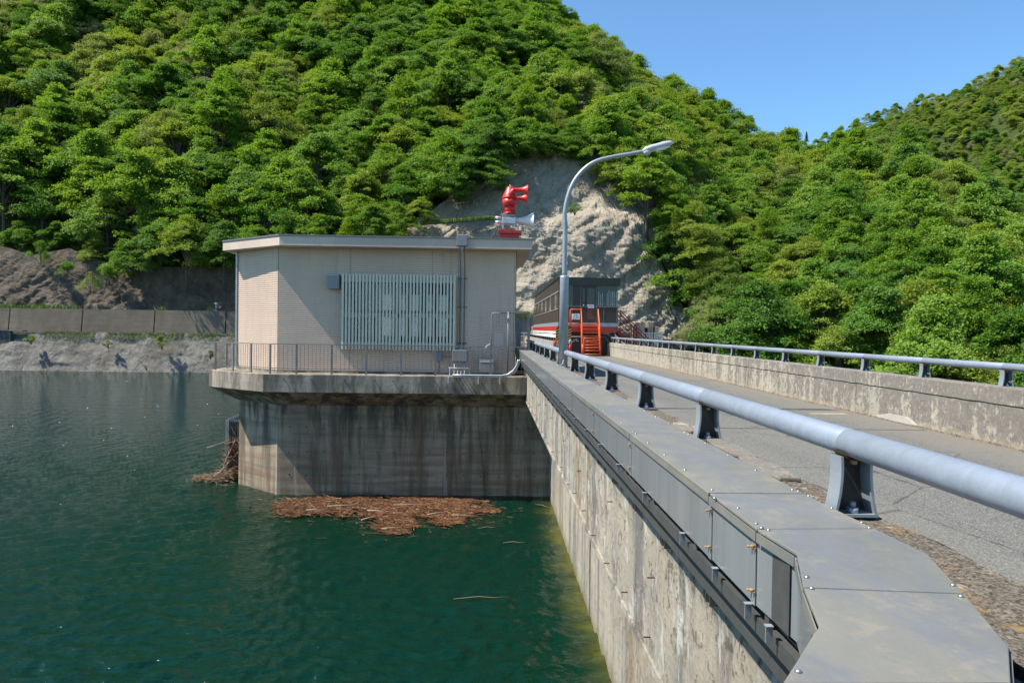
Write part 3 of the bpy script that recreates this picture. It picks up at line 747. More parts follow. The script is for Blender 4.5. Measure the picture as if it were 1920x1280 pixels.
P3 = [LE[4], RE[4], RE[3], RE[2], LE[2], LE[3]]
P4 = [l6, r7, r6, r5, RE[4], LE[4]]
for P in (P1, P2, P3, P4):
    o = cover(shrink(P))
for (a, b) in ((J0L, LE[0]), (LE[0], LE[1]), (LE[1], LE[2]), (LE[2], LE[3]), (LE[3], LE[4]), (RE[2], RE[3]), (RE[3], RE[4]), (RE[1], RE[2])):
    d = (b - a).normalized() * .004
    MB().bar(a + d + Vector((0, 0, -.030)), b - d + Vector((0, 0, -.030)), .004, .034).build('lip', M['duct_top'], duct)
for px, py in ((1340, 934), (1418, 982), (1428, 990), (1441, 994), (1513, 1082), (1522, 1103), (1787, 1097), (1802, 1118), (1497, 1259), (1384, 953), (1497, 921), (1516, 930), (1560, 953), (1616, 980), (1630, 990)):
    p = zc_(px, py); inst('screw', screw, (p.x, p.y, ZC), duct)
s1 = [(XL, 3.105), (XL, 2.585)]
for a, b in (((XL, 3.105), (XL, 2.587)), ((XL, 2.583), (LE[1].x + .008, LE[1].y)), ((LE[1].x + .008, LE[1].y), (LE[2].x + .02, LE[2].y - .01))):
    MB().bar((a[0] + .004, a[1], .75), (b[0] + .004, b[1], .75), .004, .272).build('side_plate', M['duct_side'], duct)
for yy in (2.585, 3.105):
    MB().box((XL - .003, yy - .02, .612), (XL - .0005, yy + .02, ZC - .046)).build('joint_cover', M['duct_side'], duct)
    for z in (.66, .82):
        m = MB(); m.bar((XL - .005, yy - .022, z), (XL - .005, yy + .022, z), .005, .006); m.tube([(XL - .004, yy + .013, z), (XL - .022, yy + .013, z)], .0045, 6)
        m.tube([(XL - .004, yy - .014, z + .008), (XL - .02, yy - .014, z + .008)], .0045, 6); m.build('clip', M['rust'], duct)
# clip hooks on the plate's lower edge, struts and feet
hook = MB().box((-.026, -.003, -.055), (-.002, .003, .004)).box((-.028, -.012, .001), (-.002, .0125, .0045)).mesh('hook', M['galv'])
hy = [2.4, 2.6, 2.99, 3.51] + [4.39 + .93 * k for k in range(27)]
for y in hy:
    if y < 29: inst('hook', hook, (XL, y, .606), duct)
def channel(x0, x1, z0, z1, a, b):
    m = MB(); t = .005
    m.box((x0, a, z0), (x0 + t, b, z1)); m.box((x0 + t, a, z1 - t), (x1, b, z1)); m.box((x0 + t, a, z0), (x1, b, z0 + t)); return m
channel(.985, 1.05, .50, .56, 1.9, 29.3).build('strut', M['strut'], duct)
channel(1.045, 1.11, .36, .435, 2.3, 29.3).build('strut', M['strut'], duct)
MB().box((1.06, 1.9, .45), (1.19, 29.3, .456)).build('tray', M['strut'], duct)
MB().box((1.02, 1.9, .565), (1.19, 29.3, .571)).build('tray', M['strut'], duct)
foot = MB().box((.06, -.035, -.05), (.20, -.028, .04)).box((.06, .028, -.05), (.20, .035, .04)).box((.06, -.028, -.002), (.2, .028, .004)).mesh('foot', M['strut'])
arm = MB().box((.0, -.02, 0), (.21, .02, .04)).mesh('arm', M['strut'])
for y in [2.5 + .9 * k for k in range(30)]:
    inst('foot', foot, (.99, y, .35), duct); inst('arm', arm, (.985, y, .575), duct)
# balcony block the duct turns on to
bal = MB(); bal.prism([(XO, 2.02), (LE[3].x + .03, LE[3].y + .03), (LE[4].x + .03, LE[4].y), (l6.x, .93), (l6.x, -3), (XO + .1, -3)], -.9, .82); bal.build('balcony', M['dam'], dam)

# ================================================================== lamp post
LX, LY = at(1057, 600, 14.55).x, 14.55
lamp = thing('lamp_post', (LX, LY, .85), 'tall grey street lamp with curved arm on the left parapet', 'street lamp')
MB().tube([(LX, LY, .85), (LX, LY, 2.66), (LX, LY, 2.70)], [.094, .090, .088], 28).build('lower_pole', M['galv'], lamp)
MB().tube([(LX, LY, .85), (LX, LY, .87)], .14, 20).build('base_flange', M['galv'], lamp)
pth = [at(px, py, LY) for px, py in ((1059, 520), (1058, 470), (1057.5, 425), (1059, 400), (1064, 372), (1073, 347), (1086, 327), (1103, 311), (1122, 301), (1150, 294), (1180, 289), (1208, 284))]
pth[0] = Vector((LX, LY, 2.69)); pth[1].x = LX; pth[2].x = LX
sm = []
for k in range(len(pth) - 1):
    p0, p1, p2, p3 = pth[max(k - 1, 0)], pth[k], pth[k + 1], pth[min(k + 2, len(pth) - 1)]
    for t in np.linspace(0, 1, 6)[:-1]:
        sm.append(.5 * ((2 * p1) + (p2 - p0) * t + (2 * p0 - 5 * p1 + 4 * p2 - p3) * t * t + (3 * p1 - p0 - 3 * p2 + p3) * t ** 3))
sm.append(pth[-1])
MB().tube(sm, [.050 - .014 * k / len(sm) for k in range(len(sm))], 18).build('arm', M['galv'], lamp)
hd = [at(1204, 285, LY), at(1212, 281, LY), at(1222, 277.5, LY), at(1232, 275, LY), at(1245, 271.5, LY), at(1256, 269, LY), at(1264, 267.5, LY)]
MB().tube(hd, [.033, .062, .066, .062, .068, .055, .015], 20).build('lamp_head', M['lampg'], lamp)
gl = [p + Vector((0, 0, -.052)) for p in (at(1222, 277, LY), at(1232, 274.5, LY), at(1246, 271.5, LY), at(1256, 269.5, LY))]
MB().tube(gl, [.015, .048, .048, .015], 14).build('lamp_glass', M['signw'], lamp)
hs = [p + Vector((0, 0, -.035)) for p in (at(1206, 285, LY), at(1214, 282, LY), at(1221, 279, LY))]
MB().tube(hs, [.045, .066, .035], 14).build('cable_housing', M['lampg'], lamp)
MB().tube([(LX, LY - .1, 1.0), (LX - .03, LY - .2, .93), (LX - .09, LY - .35, .90), (LX - .16, LY - .5, .908)], .012, 8).build('cable_conduit', M['cond'], lamp)

# ================================================================== intake tower with deck
DK = [(-7.60, 24.2), (1.28, 24.2), (1.28, 33.2), (-10.12, 33.2), (-10.12, 26.1)]
TW = [(-7.41, 25.2), (2.10, 25.2), (2.10, 32.2), (-9.30, 32.2), (-9.30, 26.85)]
tower = thing('intake_tower', (-3.5, 28.5, ZW), 'stained grey concrete intake tower standing in the water under the beige building', 'intake tower')
MB().prism(TW, ZW - 4, -1.12).build('tower_wall', M['tower'], tower)
DK2 = [(-7.44, 25.16), (2.06, 25.16), (2.06, 32.24), (-9.34, 32.24), (-9.34, 26.82)]
DKb = [(-7.58, 24.22), (2.05, 24.22), (2.05, 33.18), (-10.10, 33.18), (-10.10, 26.11)]
MB().prism(DK2, -1.12, -.601, DKb).build('haunch', M['tower'], tower)
MB().prism([(-7.60, 24.2), (XO + .0, 24.2), (XO + .0, 33.2), (-10.12, 33.2), (-10.12, 26.1)], -.60, 0).build('deck_slab', M['slab'], tower, .012)
MB().prism([(XO + .003, 25.3), (4.1, 30.3), (4.1, 33.2), (XO + .003, 33.2)], -.60, -.002).build('deck_landing', M['slab'], tower)
# form tie marks
tm = MB().box((-.02, -.012, -.02), (.02, 0, .02)).mesh('tie_mark', M['cable'])
for z in (-1.9, -2.75, -3.55):
    for k in range(15): inst('tie_mark', tm, (-7.0 + k * .61 + random.uniform(-.03, .03), 25.199, z + random.uniform(-.03, .03)), tower)
st_ = MB().box((-.012, -.03, -.012), (.012, 0, .012)).mesh('iron_stub', M['rustbar'])
for x in (-6.9, -6.0, -4.9, -3.9, -3.3, -1.9): inst('iron_stub', st_, (x, 24.2, -.16), tower)
# thin hanging cable on the tower
MB().tube([at(895, 742, 25.1), at(897, 800, 25.15), at(903, 850, 25.15), at(910, 925, 25.15)], .008, 5).build('hanging_cable', M['cable'], tower)

# ---- trash rack on the side of the tower
rk = thing('trash_rack', (-9.8, 28.8, ZW), 'steel bar trash rack standing out from the left side of the tower', 'trash rack')
xa, xb, ya, yb, zt = -10.12, -9.31, 28.0, 31.5, -2.05
for x in (xa,): MB().bar((x, ya, ZW - 2), (x, ya, zt), .14, .14).build('post', M['boxg'], rk)
MB().bar((xa, yb, ZW - 2), (xa, yb, zt), .12, .12).build('post', M['boxg'], rk)
MB().bar((xa, ya, zt + .02), (xb, ya, zt + .42), .10, .08).build('sloping_frame', M['boxg'], rk)
MB().bar((xa, yb, zt + .02), (xb, yb, zt + .42), .10, .08).build('sloping_frame', M['boxg'], rk)
MB().bar((xa - .02, ya, zt), (xb, ya, zt), .05, .07).build('rail', M['galv'], rk)
MB().bar((xa + .002, ya, -2.7), (xb, ya, -2.7), .03, .04).build('rail', M['condd'], rk)
tb = MB().bar((0, 0, 0), (0, 0, 4.0), .035, .05).mesh('rack_bar', M['condd'])
for k in range(9): inst('rack_bar', tb, (xa + .12 + k * .085, ya, zt - 4.02), rk)
for k in range(24): inst('rack_bar', tb, (xa, ya + .14 + k * .14, zt - 4.02), rk)
sb = MB().bar((xa + .05, 0, zt + .08), (xb - .02, 0, zt + .44), .03, .03).mesh('slope_bar', M['galv'], Vector((0, 0, 0)))
for k in range(20): inst('slope_bar', sb, (0, ya + .15 + k * .16, 0), rk)
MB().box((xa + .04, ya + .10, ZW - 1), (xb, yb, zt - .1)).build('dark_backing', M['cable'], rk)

# ---- driftwood
def sticks(n, fn, rmin, rmax, lmin, lmax, flat, name, label, cat, mat='debris'):
    V = []; Q = []
    for k in range(n):
        c = fn()
        a = random.random() * math.pi; e = random.gauss(0, flat)
        l = random.uniform(lmin, lmax) * (1 + (random.random() ** 8) * 2); r = random.uniform(rmin, rmax)
        d = Vector((math.cos(a) * math.cos(e), math.sin(a) * math.cos(e), math.sin(e))) * l / 2
        s = Vector((-math.sin(a), math.cos(a), 0)) * r; u = d.cross(s).normalized() * r
        i = len(V); V += [c - d - s, c - d + s, c - d + u * 1.4, c + d - s * .6, c + d + s * .6, c + d + u]
        Q += [(i, i + 3, i + 5, i + 2), (i + 1, i + 2, i + 5, i + 4), (i, i + 1, i + 4, i + 3)]
    me = npmesh(name, np.array([tuple(v) for v in V]), np.array(Q), M[mat], False)
    o = bpy.data.objects.new(name, me); col.objects.link(o); return tag(o, label, cat, kind='stuff')
blobs = []
for px, py, rx, ry in ((600, 950, 85, 17), (680, 950, 120, 22), (780, 956, 105, 24), (850, 962, 60, 18), (745, 985, 50, 14), (735, 1000, 28, 5), (905, 958, 30, 9), (560, 958, 40, 13), (800, 945, 120, 10), (700, 942, 170, 9), (830, 975, 45, 12)):
    c = onz(px, py, ZW); ex = onz(px + rx, py, ZW) - c; ey = c - onz(px, py + ry, ZW); blobs.append((c, ex.x, abs(ey.y)))
def inblob():
    while True:
        c, rx, ry = random.choices(blobs, [b[1] * b[2] for b in blobs])[0]
        a = random.random() * 6.283; r = math.sqrt(random.random())
        p = Vector((c.x + rx * r * math.cos(a), c.y + ry * r * math.sin(a), ZW + .03 + random.random() * .05))
        if p.y > 25.1: continue
        if fbm(p.x * 1.3, p.y * 1.3, 2, 4) + (r - .5) * .9 > .34: continue
        return p
sticks(26000, inblob, .004, .010, .06, .28, .10, 'driftwood', 'raft of reddish brown driftwood and litter floating below the tower', 'driftwood')
def fringe():
    p = inblob(); p.x += random.gauss(0, .6); p.y = min(25.0, p.y + random.gauss(0, .4)); p.z = ZW + .03; return p
sticks(1800, fringe, .004, .009, .05, .25, .03, 'loose_twigs', 'loose twigs drifting around the edge of the driftwood raft', 'twigs')
def pile():
    t = random.random() ** .8; a = random.random() * 6.28
    x = -9.6 - t * 1.55 ; y = 27.75 + random.gauss(0, .32) * (1.2 - t * .6); h = (1 - t) ** 2 * .5 + .05
    return Vector((x, y, ZW + random.random() * h))
sticks(2600, pile, .006, .014, .1, .34, .2, 'debris_heap', 'heap of pale branches and debris against the trash rack', 'debris heap', 'debris2')
def pile2():
    return Vector((random.uniform(-10.05, -9.4), 27.93 - random.random() * .2, ZW + abs(random.gauss(0, .6))))
sticks(750, pile2, .007, .02, .2, .6, 1.0, 'snagged_branches', 'dark tangle of branches snagged upright on the trash rack', 'branches', 'debris2')
for k, (a, b, r) in enumerate((((-10.25, 27.5, ZW), (-9.75, 27.75, -2.75), .03), ((-10.4, 27.4, ZW + .05), (-9.6, 27.7, -3.2), .025), ((-10.0, 27.4, ZW), (-9.95, 27.8, -3.0), .03),
                               ((-10.75, 27.6, -3.05), (-9.9, 27.8, -2.75), .02), ((-10.6, 27.3, ZW), (-9.8, 27.7, -3.6), .022))):
    m = Vector(a).lerp(Vector(b), .5) + Vector((random.uniform(-.06, .06), 0, 0))
    o = MB().tube([a, m, b], [r, r * .9, r * .5], 7).build('branch', M['deadwood'])
    tag(o, 'bleached bare branch leaning on the trash rack', 'branch', 'branches leaning on the trash rack')
for (x0, y0, x1, y1, lab) in ((943, 1017, 986, 1016, 'short pale stick floating below the driftwood raft'), (896, 990, 932, 987, 'crooked stick floating just off the raft'),
                              (850, 1122, 955, 1118, 'long thin stick floating alone in the open water'), (1004, 945, 1032, 951, 'thin stick floating in the corner by the dam wall')):
    a, b = onz(x0, y0, ZW + .035), onz(x1, y1, ZW + .035); m = a.lerp(b, .45) + Vector((0, .04, .015)); m2 = a.lerp(b, .7) + Vector((0, -.03, .005))
    tag(MB().tube([a, m, m2, b], [.005, .010, .008, .003], 7).build('floating_stick', M['debris2']), lab, 'stick')

for k, (px, py, l, a, r) in enumerate(((640, 948, .9, .1, .02), (705, 958, .6, -.3, .025), (770, 946, 1.1, .05, .018), (820, 962, .7, .5, .022), (590, 956, .5, -.1, .02), (735, 990, .6, .15, .02), (870, 966, .8, -.12, .016), (690, 972, .45, .7, .03))):
    c = onz(px, py, ZW + .085); d = Vector((math.cos(a), math.sin(a), 0)) * l / 2
    o = MB().tube([c - d, c + Vector((0, .03, .01)), c + d], [r, r * .9, r * .6], 7).build('drift_branch', M['deadwood'])
    tag(o, 'pale stripped branch lying on the raft of driftwood', 'branch', 'pale branches on the driftwood raft')
# ================================================================== control building
bd = thing('gate_house', (-4, 28, 0), 'beige corrugated control building with flat roof on the intake tower deck', 'building')
B = [(-7.41, 25.2), (.82, 25.2), (.82, 31.0), (-9.42, 31.0), (-9.42, 27.0)]
zt_, zb_ = 4.36, .09
OP = (-4.95, -1.45, .98, 3.30)          # front opening
per, gr, dp = .0745, .028, .0195
def siding(p, q, z0, z1, name='siding_panel', out=None):
    p, q = Vector((*p, 0)), Vector((*q, 0)); d = (q - p).normalized(); n = Vector((d.y, -d.x, 0)); g = .004
    p = p + d * g; q = q - d * g; m = MB()
    z = z0; rows = []
    while z < z1 - 1e-4:
        for (dz, o) in ((0, 0), (per - gr, 0), (per - gr + .006, -dp), (per - .006, -dp)):
            if z + dz < z1: rows.append((z + dz, o))
        z += per
    rows.append((z1, 0))
    for (za, oa), (zb, ob) in zip(rows[:-1], rows[1:]):
        m.poly([p + n * (oa + .02) + Vector((0, 0, za)), q + n * (oa + .02) + Vector((0, 0, za)), q + n * (ob + .02) + Vector((0, 0, zb)), p + n * (ob + .02) + Vector((0, 0, zb))])
    return m.build(name, M['siding'], bd)
j1, j2 = at(658, 500, 25.2).x, at(811, 500, 25.2).x
for a, b in ((B[0][0], OP[0]), (OP[1], j2 + .9), (j2 + .9, .77), (.77, .82)): siding((a, 25.2), (b, 25.2), zb_, zt_)
for a, b in ((OP[0], j1), (j1, j2), (j2, OP[1])):
    if b > a: siding((a, 25.2), (b, 25.2), OP[3], zt_); siding((a, 25.2), (b, 25.2), zb_, OP[2])
siding(B[4], B[0], zb_, zt_); siding(B[3], B[4], zb_, zt_); siding(B[1], B[2], zb_, zt_)
# structural walls behind the siding
def wallbox(x0, y0, x1, y1, z0, z1, nm='wall', mt='room'): return MB().box((x0, y0, z0), (x1, y1, z1)).build(nm, M[mt], bd)
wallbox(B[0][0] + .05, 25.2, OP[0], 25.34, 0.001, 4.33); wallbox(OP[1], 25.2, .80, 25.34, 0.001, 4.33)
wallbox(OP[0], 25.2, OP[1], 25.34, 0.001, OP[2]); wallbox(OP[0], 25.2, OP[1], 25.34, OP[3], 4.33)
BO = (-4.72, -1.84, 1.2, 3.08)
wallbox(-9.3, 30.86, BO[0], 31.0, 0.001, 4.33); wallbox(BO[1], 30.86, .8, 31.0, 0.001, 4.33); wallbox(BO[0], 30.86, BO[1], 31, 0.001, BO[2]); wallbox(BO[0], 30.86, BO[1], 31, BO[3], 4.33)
wallbox(.66, 25.35, .8, 30.85, 0.001, 4.33); wallbox(-9.38, 27.1, -9.25, 30.85, 0.001, 4.33)
MB().prism([(-9.40, 27.0), (-7.40, 25.22), (-7.3, 25.34), (-9.3, 27.1)], .001, 4.33).build('wall', M['room'], bd)
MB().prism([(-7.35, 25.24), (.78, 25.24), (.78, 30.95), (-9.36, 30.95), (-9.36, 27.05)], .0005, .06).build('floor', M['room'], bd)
MB().prism([(-7.44, 25.17), (.84, 25.17), (.84, 31.02), (-9.44, 31.02), (-9.44, 26.98)], .002, .085).build('plinth', M['slab'], bd)
# back windows
def window(x0, x1, z0, z1, y, nx, nz, nm='window', mt='frame', wide=.035, gl_='glass'):
    m = MB(); t = .05
    m.box((x0, y, z0), (x1, y + .05, z0 + t)); m.box((x0, y, z1 - t), (x1, y + .05, z1)); m.box((x0, y, z0 + t), (x0 + t, y + .05, z1 - t)); m.box((x1 - t, y, z0 + t), (x1, y + .05, z1 - t))
    for i in range(1, nx):
        x = x0 + (x1 - x0) * i / nx; m.box((x - wide, y + .002, z0 + t), (x + wide, y + .048, z1 - t))
    f = m.build(nm, M[mt], bd)
    for i in range(1, nz):
        z = z0 + (z1 - z0) * i / nz; MB().box((x0 + t, y - .012, z - .07), (x1 - t, y + .001, z + .07)).build('transom', M[mt], f)
    for i in range(nx):
        xa_, xb_ = x0 + (x1 - x0) * i / nx + .05, x0 + (x1 - x0) * (i + 1) / nx - .05
        MB().box((xa_, y + .02, z0 + t), (xb_, y + .026, z1 - t)).build('pane', M[gl_], f)
    return f
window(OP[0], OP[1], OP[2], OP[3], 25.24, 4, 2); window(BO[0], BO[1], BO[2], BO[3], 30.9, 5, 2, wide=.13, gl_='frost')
# roof
ZR = 4.67
RF = [(-7.19, 24.5), (1.33, 24.5), (1.33, 31.6), (-9.85, 31.6), (-9.85, 26.62)]
MB().prism(RF, ZR - .345, ZR - .03).build('roof', M['fascia'], bd, .006)
rf2 = [(-7.20, 24.475), (1.355, 24.475), (1.355, 31.62), (-9.875, 31.62), (-9.875, 26.605)]
MB().prism(rf2, ZR - .029, ZR + .022).build('roof_flashing', M['flash'], bd, .004)
# vertical corner trim
MB().bar((-9.46, 26.96, .09), (-9.46, 26.96, 4.32), .06, .06).build('downpipe', M['cond'], bd)
# louvre screen in front of the window
gx0, gx1 = at(641, 585, 24.9).x, at(853, 585, 24.9).x; gz0, gz1 = at(745, 656, 24.9).z, at(745, 515, 24.9).z
gb = MB()
for z in (gz1 - .22, gz0 + .22): gb.box((gx0, 24.925, z - .045), (gx1, 24.97, z + .045))
for z in (gz1 - .16, gz0 + .16): gb.box((gx0, 24.975, z - .02), (gx1, 25.18, z + .02))
gb.box((gx0 + .02, 24.98, gz0 + 1.12), (gx1 - .02, 25.02, gz0 + 1.26)); gb.box(((gx0 + gx1) / 2 - .04, 24.98, gz0 + .2), ((gx0 + gx1) / 2 + .04, 25.03, gz1 - .2))
scr = gb.build('louvre_screen', M['grille'], bd)
nsl = 34; sl = MB().box((-.033, 0, 0), (.033, .025, gz1 - gz0)).mesh('slat', M['grille'])
for k in range(nsl): inst('slat', sl, (gx0 + .03 + k * (gx1 - gx0 - .06) / (nsl - 1), 24.87, gz0), scr)
for k in range(5):
    for s_, x in ((-1, gx0), (1, gx1)): MB().box((x - .027, 24.93 + k * .055, gz0 + .01), (x + .027, 24.95 + k * .055, gz1 - .01)).build('side_slat', M['grille'], scr)
# vent hood
vh = MB(); hx0, hx1 = at(613, 530, 24.85).x, at(635, 530, 24.85).x; hz0, hz1 = at(620, 541, 24.85).z, at(620, 514, 24.85).z
vh.prism([(hx0, 24.88), (hx1, 24.88), (hx1, 25.17), (hx0, 25.17)], hz0, hz1); vh.build('vent_hood', M['boxg'], bd, .012)
MB().box((hx0 + .01, 24.87, hz1 - .035), (hx1 - .01, 24.8795, hz1 - .015)).build('hood_trim', M['screw'], bd)
# small ac-like cabinet at deck level
cx0, cx1 = at(899, 685, 24.9).x, at(926, 685, 24.9).x
cb = thing('equipment_cabinet', ((cx0 + cx1) / 2, 24.95, 0), 'grey metal cabinet behind the railing by the building wall, nearest the dam', 'cabinet')
MB().box((cx0, 24.78, .12), (cx1, 25.12, .55)).build('body', M['boxg'], cb, .008)
MB().box((cx0 + .02, 24.772, .47), (cx1 - .05, 24.7795, .50)).build('handle_strip', M['white'], cb)
for x in (cx0 + .05, cx1 - .05): MB().box((x - .02, 24.82, .001), (x + .02, 25.08, .12)).build('leg', M['condd'], cb)
# roof junction box and conduits down the wall
rb = at(867, 452, 24.52)
jb = thing('roof_junction_box', (rb.x, 24.5, rb.z - .19), 'grey junction box fixed over the roof edge above three conduits', 'junction box')
MB().box((rb.x - .18, 24.26, rb.z - .19), (rb.x + .18, 24.465, rb.z + .19)).build('body', M['boxg'], jb, .012)
MB().box((rb.x - .165, 24.252, rb.z - .175), (rb.x + .165, 24.2595, rb.z + .175)).build('cover', M['boxg'], jb, .003)
cd = thing('wall_conduits', (rb.x, 24.6, .9), 'three thin conduits running down the building wall beside the louvre', 'conduits')
zj = at(862, 656, 24.75).z
for k in range(3):
    x = rb.x - .075 + k * .075
    MB().tube([(x, 24.40, rb.z - .19), (x, 24.42, 4.2), (x, 24.62, 4.05), (x, 25.02, 3.75), (x, 25.10, 3.55), (x, 25.10, 1.2), (x, 25.02, 1.0), (x - .02, 24.85, zj + .0)], .017, 8).build('conduit', M['condd'] if 0 else M['cond' if k == 1 else 'condd'], cd)
for z in (3.35, 2.35, 1.1): MB().box((rb.x - .16, 25.125, z - .015), (rb.x + .16, 25.155, z + .015)).build('clamp', M['condd'], cd)
# lower junction box group on the railing side
bx0, bx1 = at(848, 666, 24.8).x, at(876, 666, 24.8).x; bz0, bz1 = at(860, 677, 24.8).z, at(860, 656, 24.8).z
lb = thing('junction_box', ((bx0 + bx1) / 2, 24.8, 0), 'grey junction box on four short pipes beside the deck railing', 'junction box')
MB().box((bx0, 24.7, bz0), (bx1, 24.95, bz1)).build('body', M['boxg'], lb, .01)
MB().box((bx0 + .012, 24.692, bz0 + .012), (bx1 - .012, 24.6995, bz1 - .012)).build('cover', M['boxg'], lb, .002)
for i in (0, 1):
    for j in (0, 1): MB().tube([(bx0 + .03 + i * (bx1 - bx0 - .06), 24.692, bz0 + .04 + j * (bz1 - bz0 - .08)), (bx0 + .03 + i * (bx1 - bx0 - .06), 24.68, bz0 + .04 + j * (bz1 - bz0 - .08))], .012, 6).build('screw', M['screw'], lb)
for k in range(4):
    x = bx0 + .08 + k * (bx1 - bx0 - .16) / 3
    MB().tube([(x, 24.8, bz0), (x, 24.8, .25), (x, 24.75, .14), (x, 24.45, .06), (x, 24.17, .05), (x + .04, 24.10, .0)], .022, 8).build('pipe', M['cond'], lb)
MB().box((bx0 - .12, 24.72, .235), (bx1 + .12, 24.77, .275)).build('support_bar', M['white'], lb)
for x in (bx0 - .08, bx1 + .08): MB().box((x - .015, 24.72, .001), (x + .015, 24.76, .234)).build('leg', M['white'], lb)
sbx = at(823, 668, 25.0)
sbt = thing('small_switch_box', (sbx.x, 25.05, sbx.z - .15), 'small blue grey switch box on the wall left of the junction box', 'switch box')
MB().box((sbx.x - .11, 24.98, sbx.z - .16), (sbx.x + .11, 25.16, sbx.z + .15)).build('body', M['boxb'], sbt, .01)
MB().tube([(sbx.x, 25.1, sbx.z - .16), (sbx.x, 25.1, .09)], .015, 6).build('pipe', M['condd'], sbt)
MB().tube([(sbx.x + .11, 25.08, sbx.z), (bx0, 24.9, sbx.z)], .012, 6).build('pipe', M['condd'], sbt)
# deck-edge conduits that sweep up into the cable duct
dc = thing('deck_edge_conduits', (0, 24.1, 0), 'pair of galvanised pipes along the deck edge curving up into the cable duct', 'conduits')
for k in range(2):
    e = k * .07
    P = [at(848, 703, 24.05), at(900, 703.5, 24.05), at(940, 704, 24.05), at(952, 702, 24.05), at(962, 695, 24.05), at(969, 685, 24.05), at(972, 674, 24.05)]
    P = [p + Vector((e * .8 if i > 3 else 0, e * .3, (-e * .7 if i < 5 else 0) + .0)) for i, p in enumerate(P)]
    S = []
    for i in range(len(P) - 1):
        for t in (0, .34, .67): S.append(P[i].lerp(P[i + 1], t))
    S.append(P[-1]); MB().tube(S, .030, 10).build('pipe', M['cond'], dc)
for px in (841, 897, 937): 
    p = at(px, 703, 24.1); MB().box((p.x - .02, 23.99, -.23), (p.x + .02, 24.185, -.02)).build('bracket', M['cond'], dc)

# ---- deck railing
rl = thing('deck_railing', (-3.5, 24.35, 0), 'grey steel railing with thin balusters around the tower deck', 'railing')
ZT = 1.0
fx = [at(p, 680, 24.38).x for p in (493, 556, 622, 687, 752, 816.6, 881, 920, 953)]; fx[0] = -7.42
corner = (-7.42, 24.38); cl2 = (-9.93, 26.22); cl3 = (-9.93, 33.0)
postm = MB().box((-.03, -.02, 0), (.03, .02, ZT - .02)).mesh('post', M['railp'])
balm = MB().box((-.005, -.005, .12), (.005, .005, ZT - .03)).mesh('baluster', M['railp'])
def railrun(a, b, n, first=True, bal=.13):
    a, b = Vector((*a, 0)), Vector((*b, 0)); d = b - a; L = d.length; ang = math.atan2(d.y, d.x)
    for i in range(0 if first else 1, n + 1): inst('post', postm, a + d * i / n, rl, ang)
    for z, h in ((ZT, .035), (.13, .02), (.19, .018)):
        MB().bar(a + Vector((0, 0, z)), b + Vector((0, 0, z)), .045 if h > .03 else .02, h).build('top_rail' if z == ZT else 'bottom_rail', M['railp'], rl)
    k = int(L / bal)
    for i in range(1, k):
        inst('baluster', balm, a + d * i / k, rl, ang)
for i in range(7): railrun((fx[i], 24.38), (fx[i + 1], 24.38), 1, i == 0)
railrun((fx[7], 24.38), (1.15, 24.38), 1, False)
railrun(cl2, corner, 3, True, .12); railrun(cl3, cl2, 6, True, .2)
tag(MB().tube([at(909, 652, 24.33), at(913, 648, 24.33), at(916, 646, 24.33), at(919, 644, 24.33)], .008, 5).tube([at(912, 648, 24.33), at(911, 655, 24.32)], .006, 5).build('tape_knot', M['white']), 'scrap of pale rope tied on the railing near the gate', 'rope')

# ---- security gate beside the building
gt = thing('mesh_gate', (.7, 24.5, 0), 'grey wire mesh gate with spikes between the building and the cable duct', 'gate')
gY = 24.5; gx = [at(p, 600, gY).x for p in (922, 953, 992)]; gzt = at(950, 587, gY).z
MB().tube([(gx[0], gY, .02), (gx[0], gY, gzt - .05), (gx[0] + .05, gY, gzt), (gx[2], gY, gzt)], .018, 8).build('frame', M['railp'], gt)
MB().tube([(gx[1], gY - .03, .02), (gx[1], gY - .03, gzt + .05)], .025, 8).build('post', M['railp'], gt)
MB().box((gx[2] - .04, gY + .03, .0), (gx[2] + .04, gY + .1, gzt + .0)).build('gate_post', M['railp'], gt)
MB().box((gx[1] - .035, gY - .10, 1.82), (gx[1] + .035, gY - .056, 1.98)).build('hinge', M['railp'], gt)
wv = MB().bar((0, 0, 1.0), (0, 0, gzt + .14), .006, .006).mesh('wire', M['railp'])
for k in range(13): inst('wire', wv, (gx[0] + .07 + k * .096, gY + .01, 0), gt)
for k in range(17): MB().bar((gx[0], gY + .01, 1.05 + k * .073), (gx[2], gY + .01, 1.05 + k * .073), .004, .004).build('wire', M['railp'], gt)
p0, p1 = at(926, 648, gY), at(944, 623, gY); MB().box((p0.x, gY - .03, p0.z + .02), (p1.x, gY - .012, p1.z)).build('lock_cover', M['boxg'], gt)
sp_ = at(972, 640, 29.0); 
tag(MB().box((sp_.x - .09, 29, -.0), (sp_.x + .09, 29.14, 1.95)).build('fence_post', M['frame']), 'dark square steel post standing behind the mesh gate', 'post')

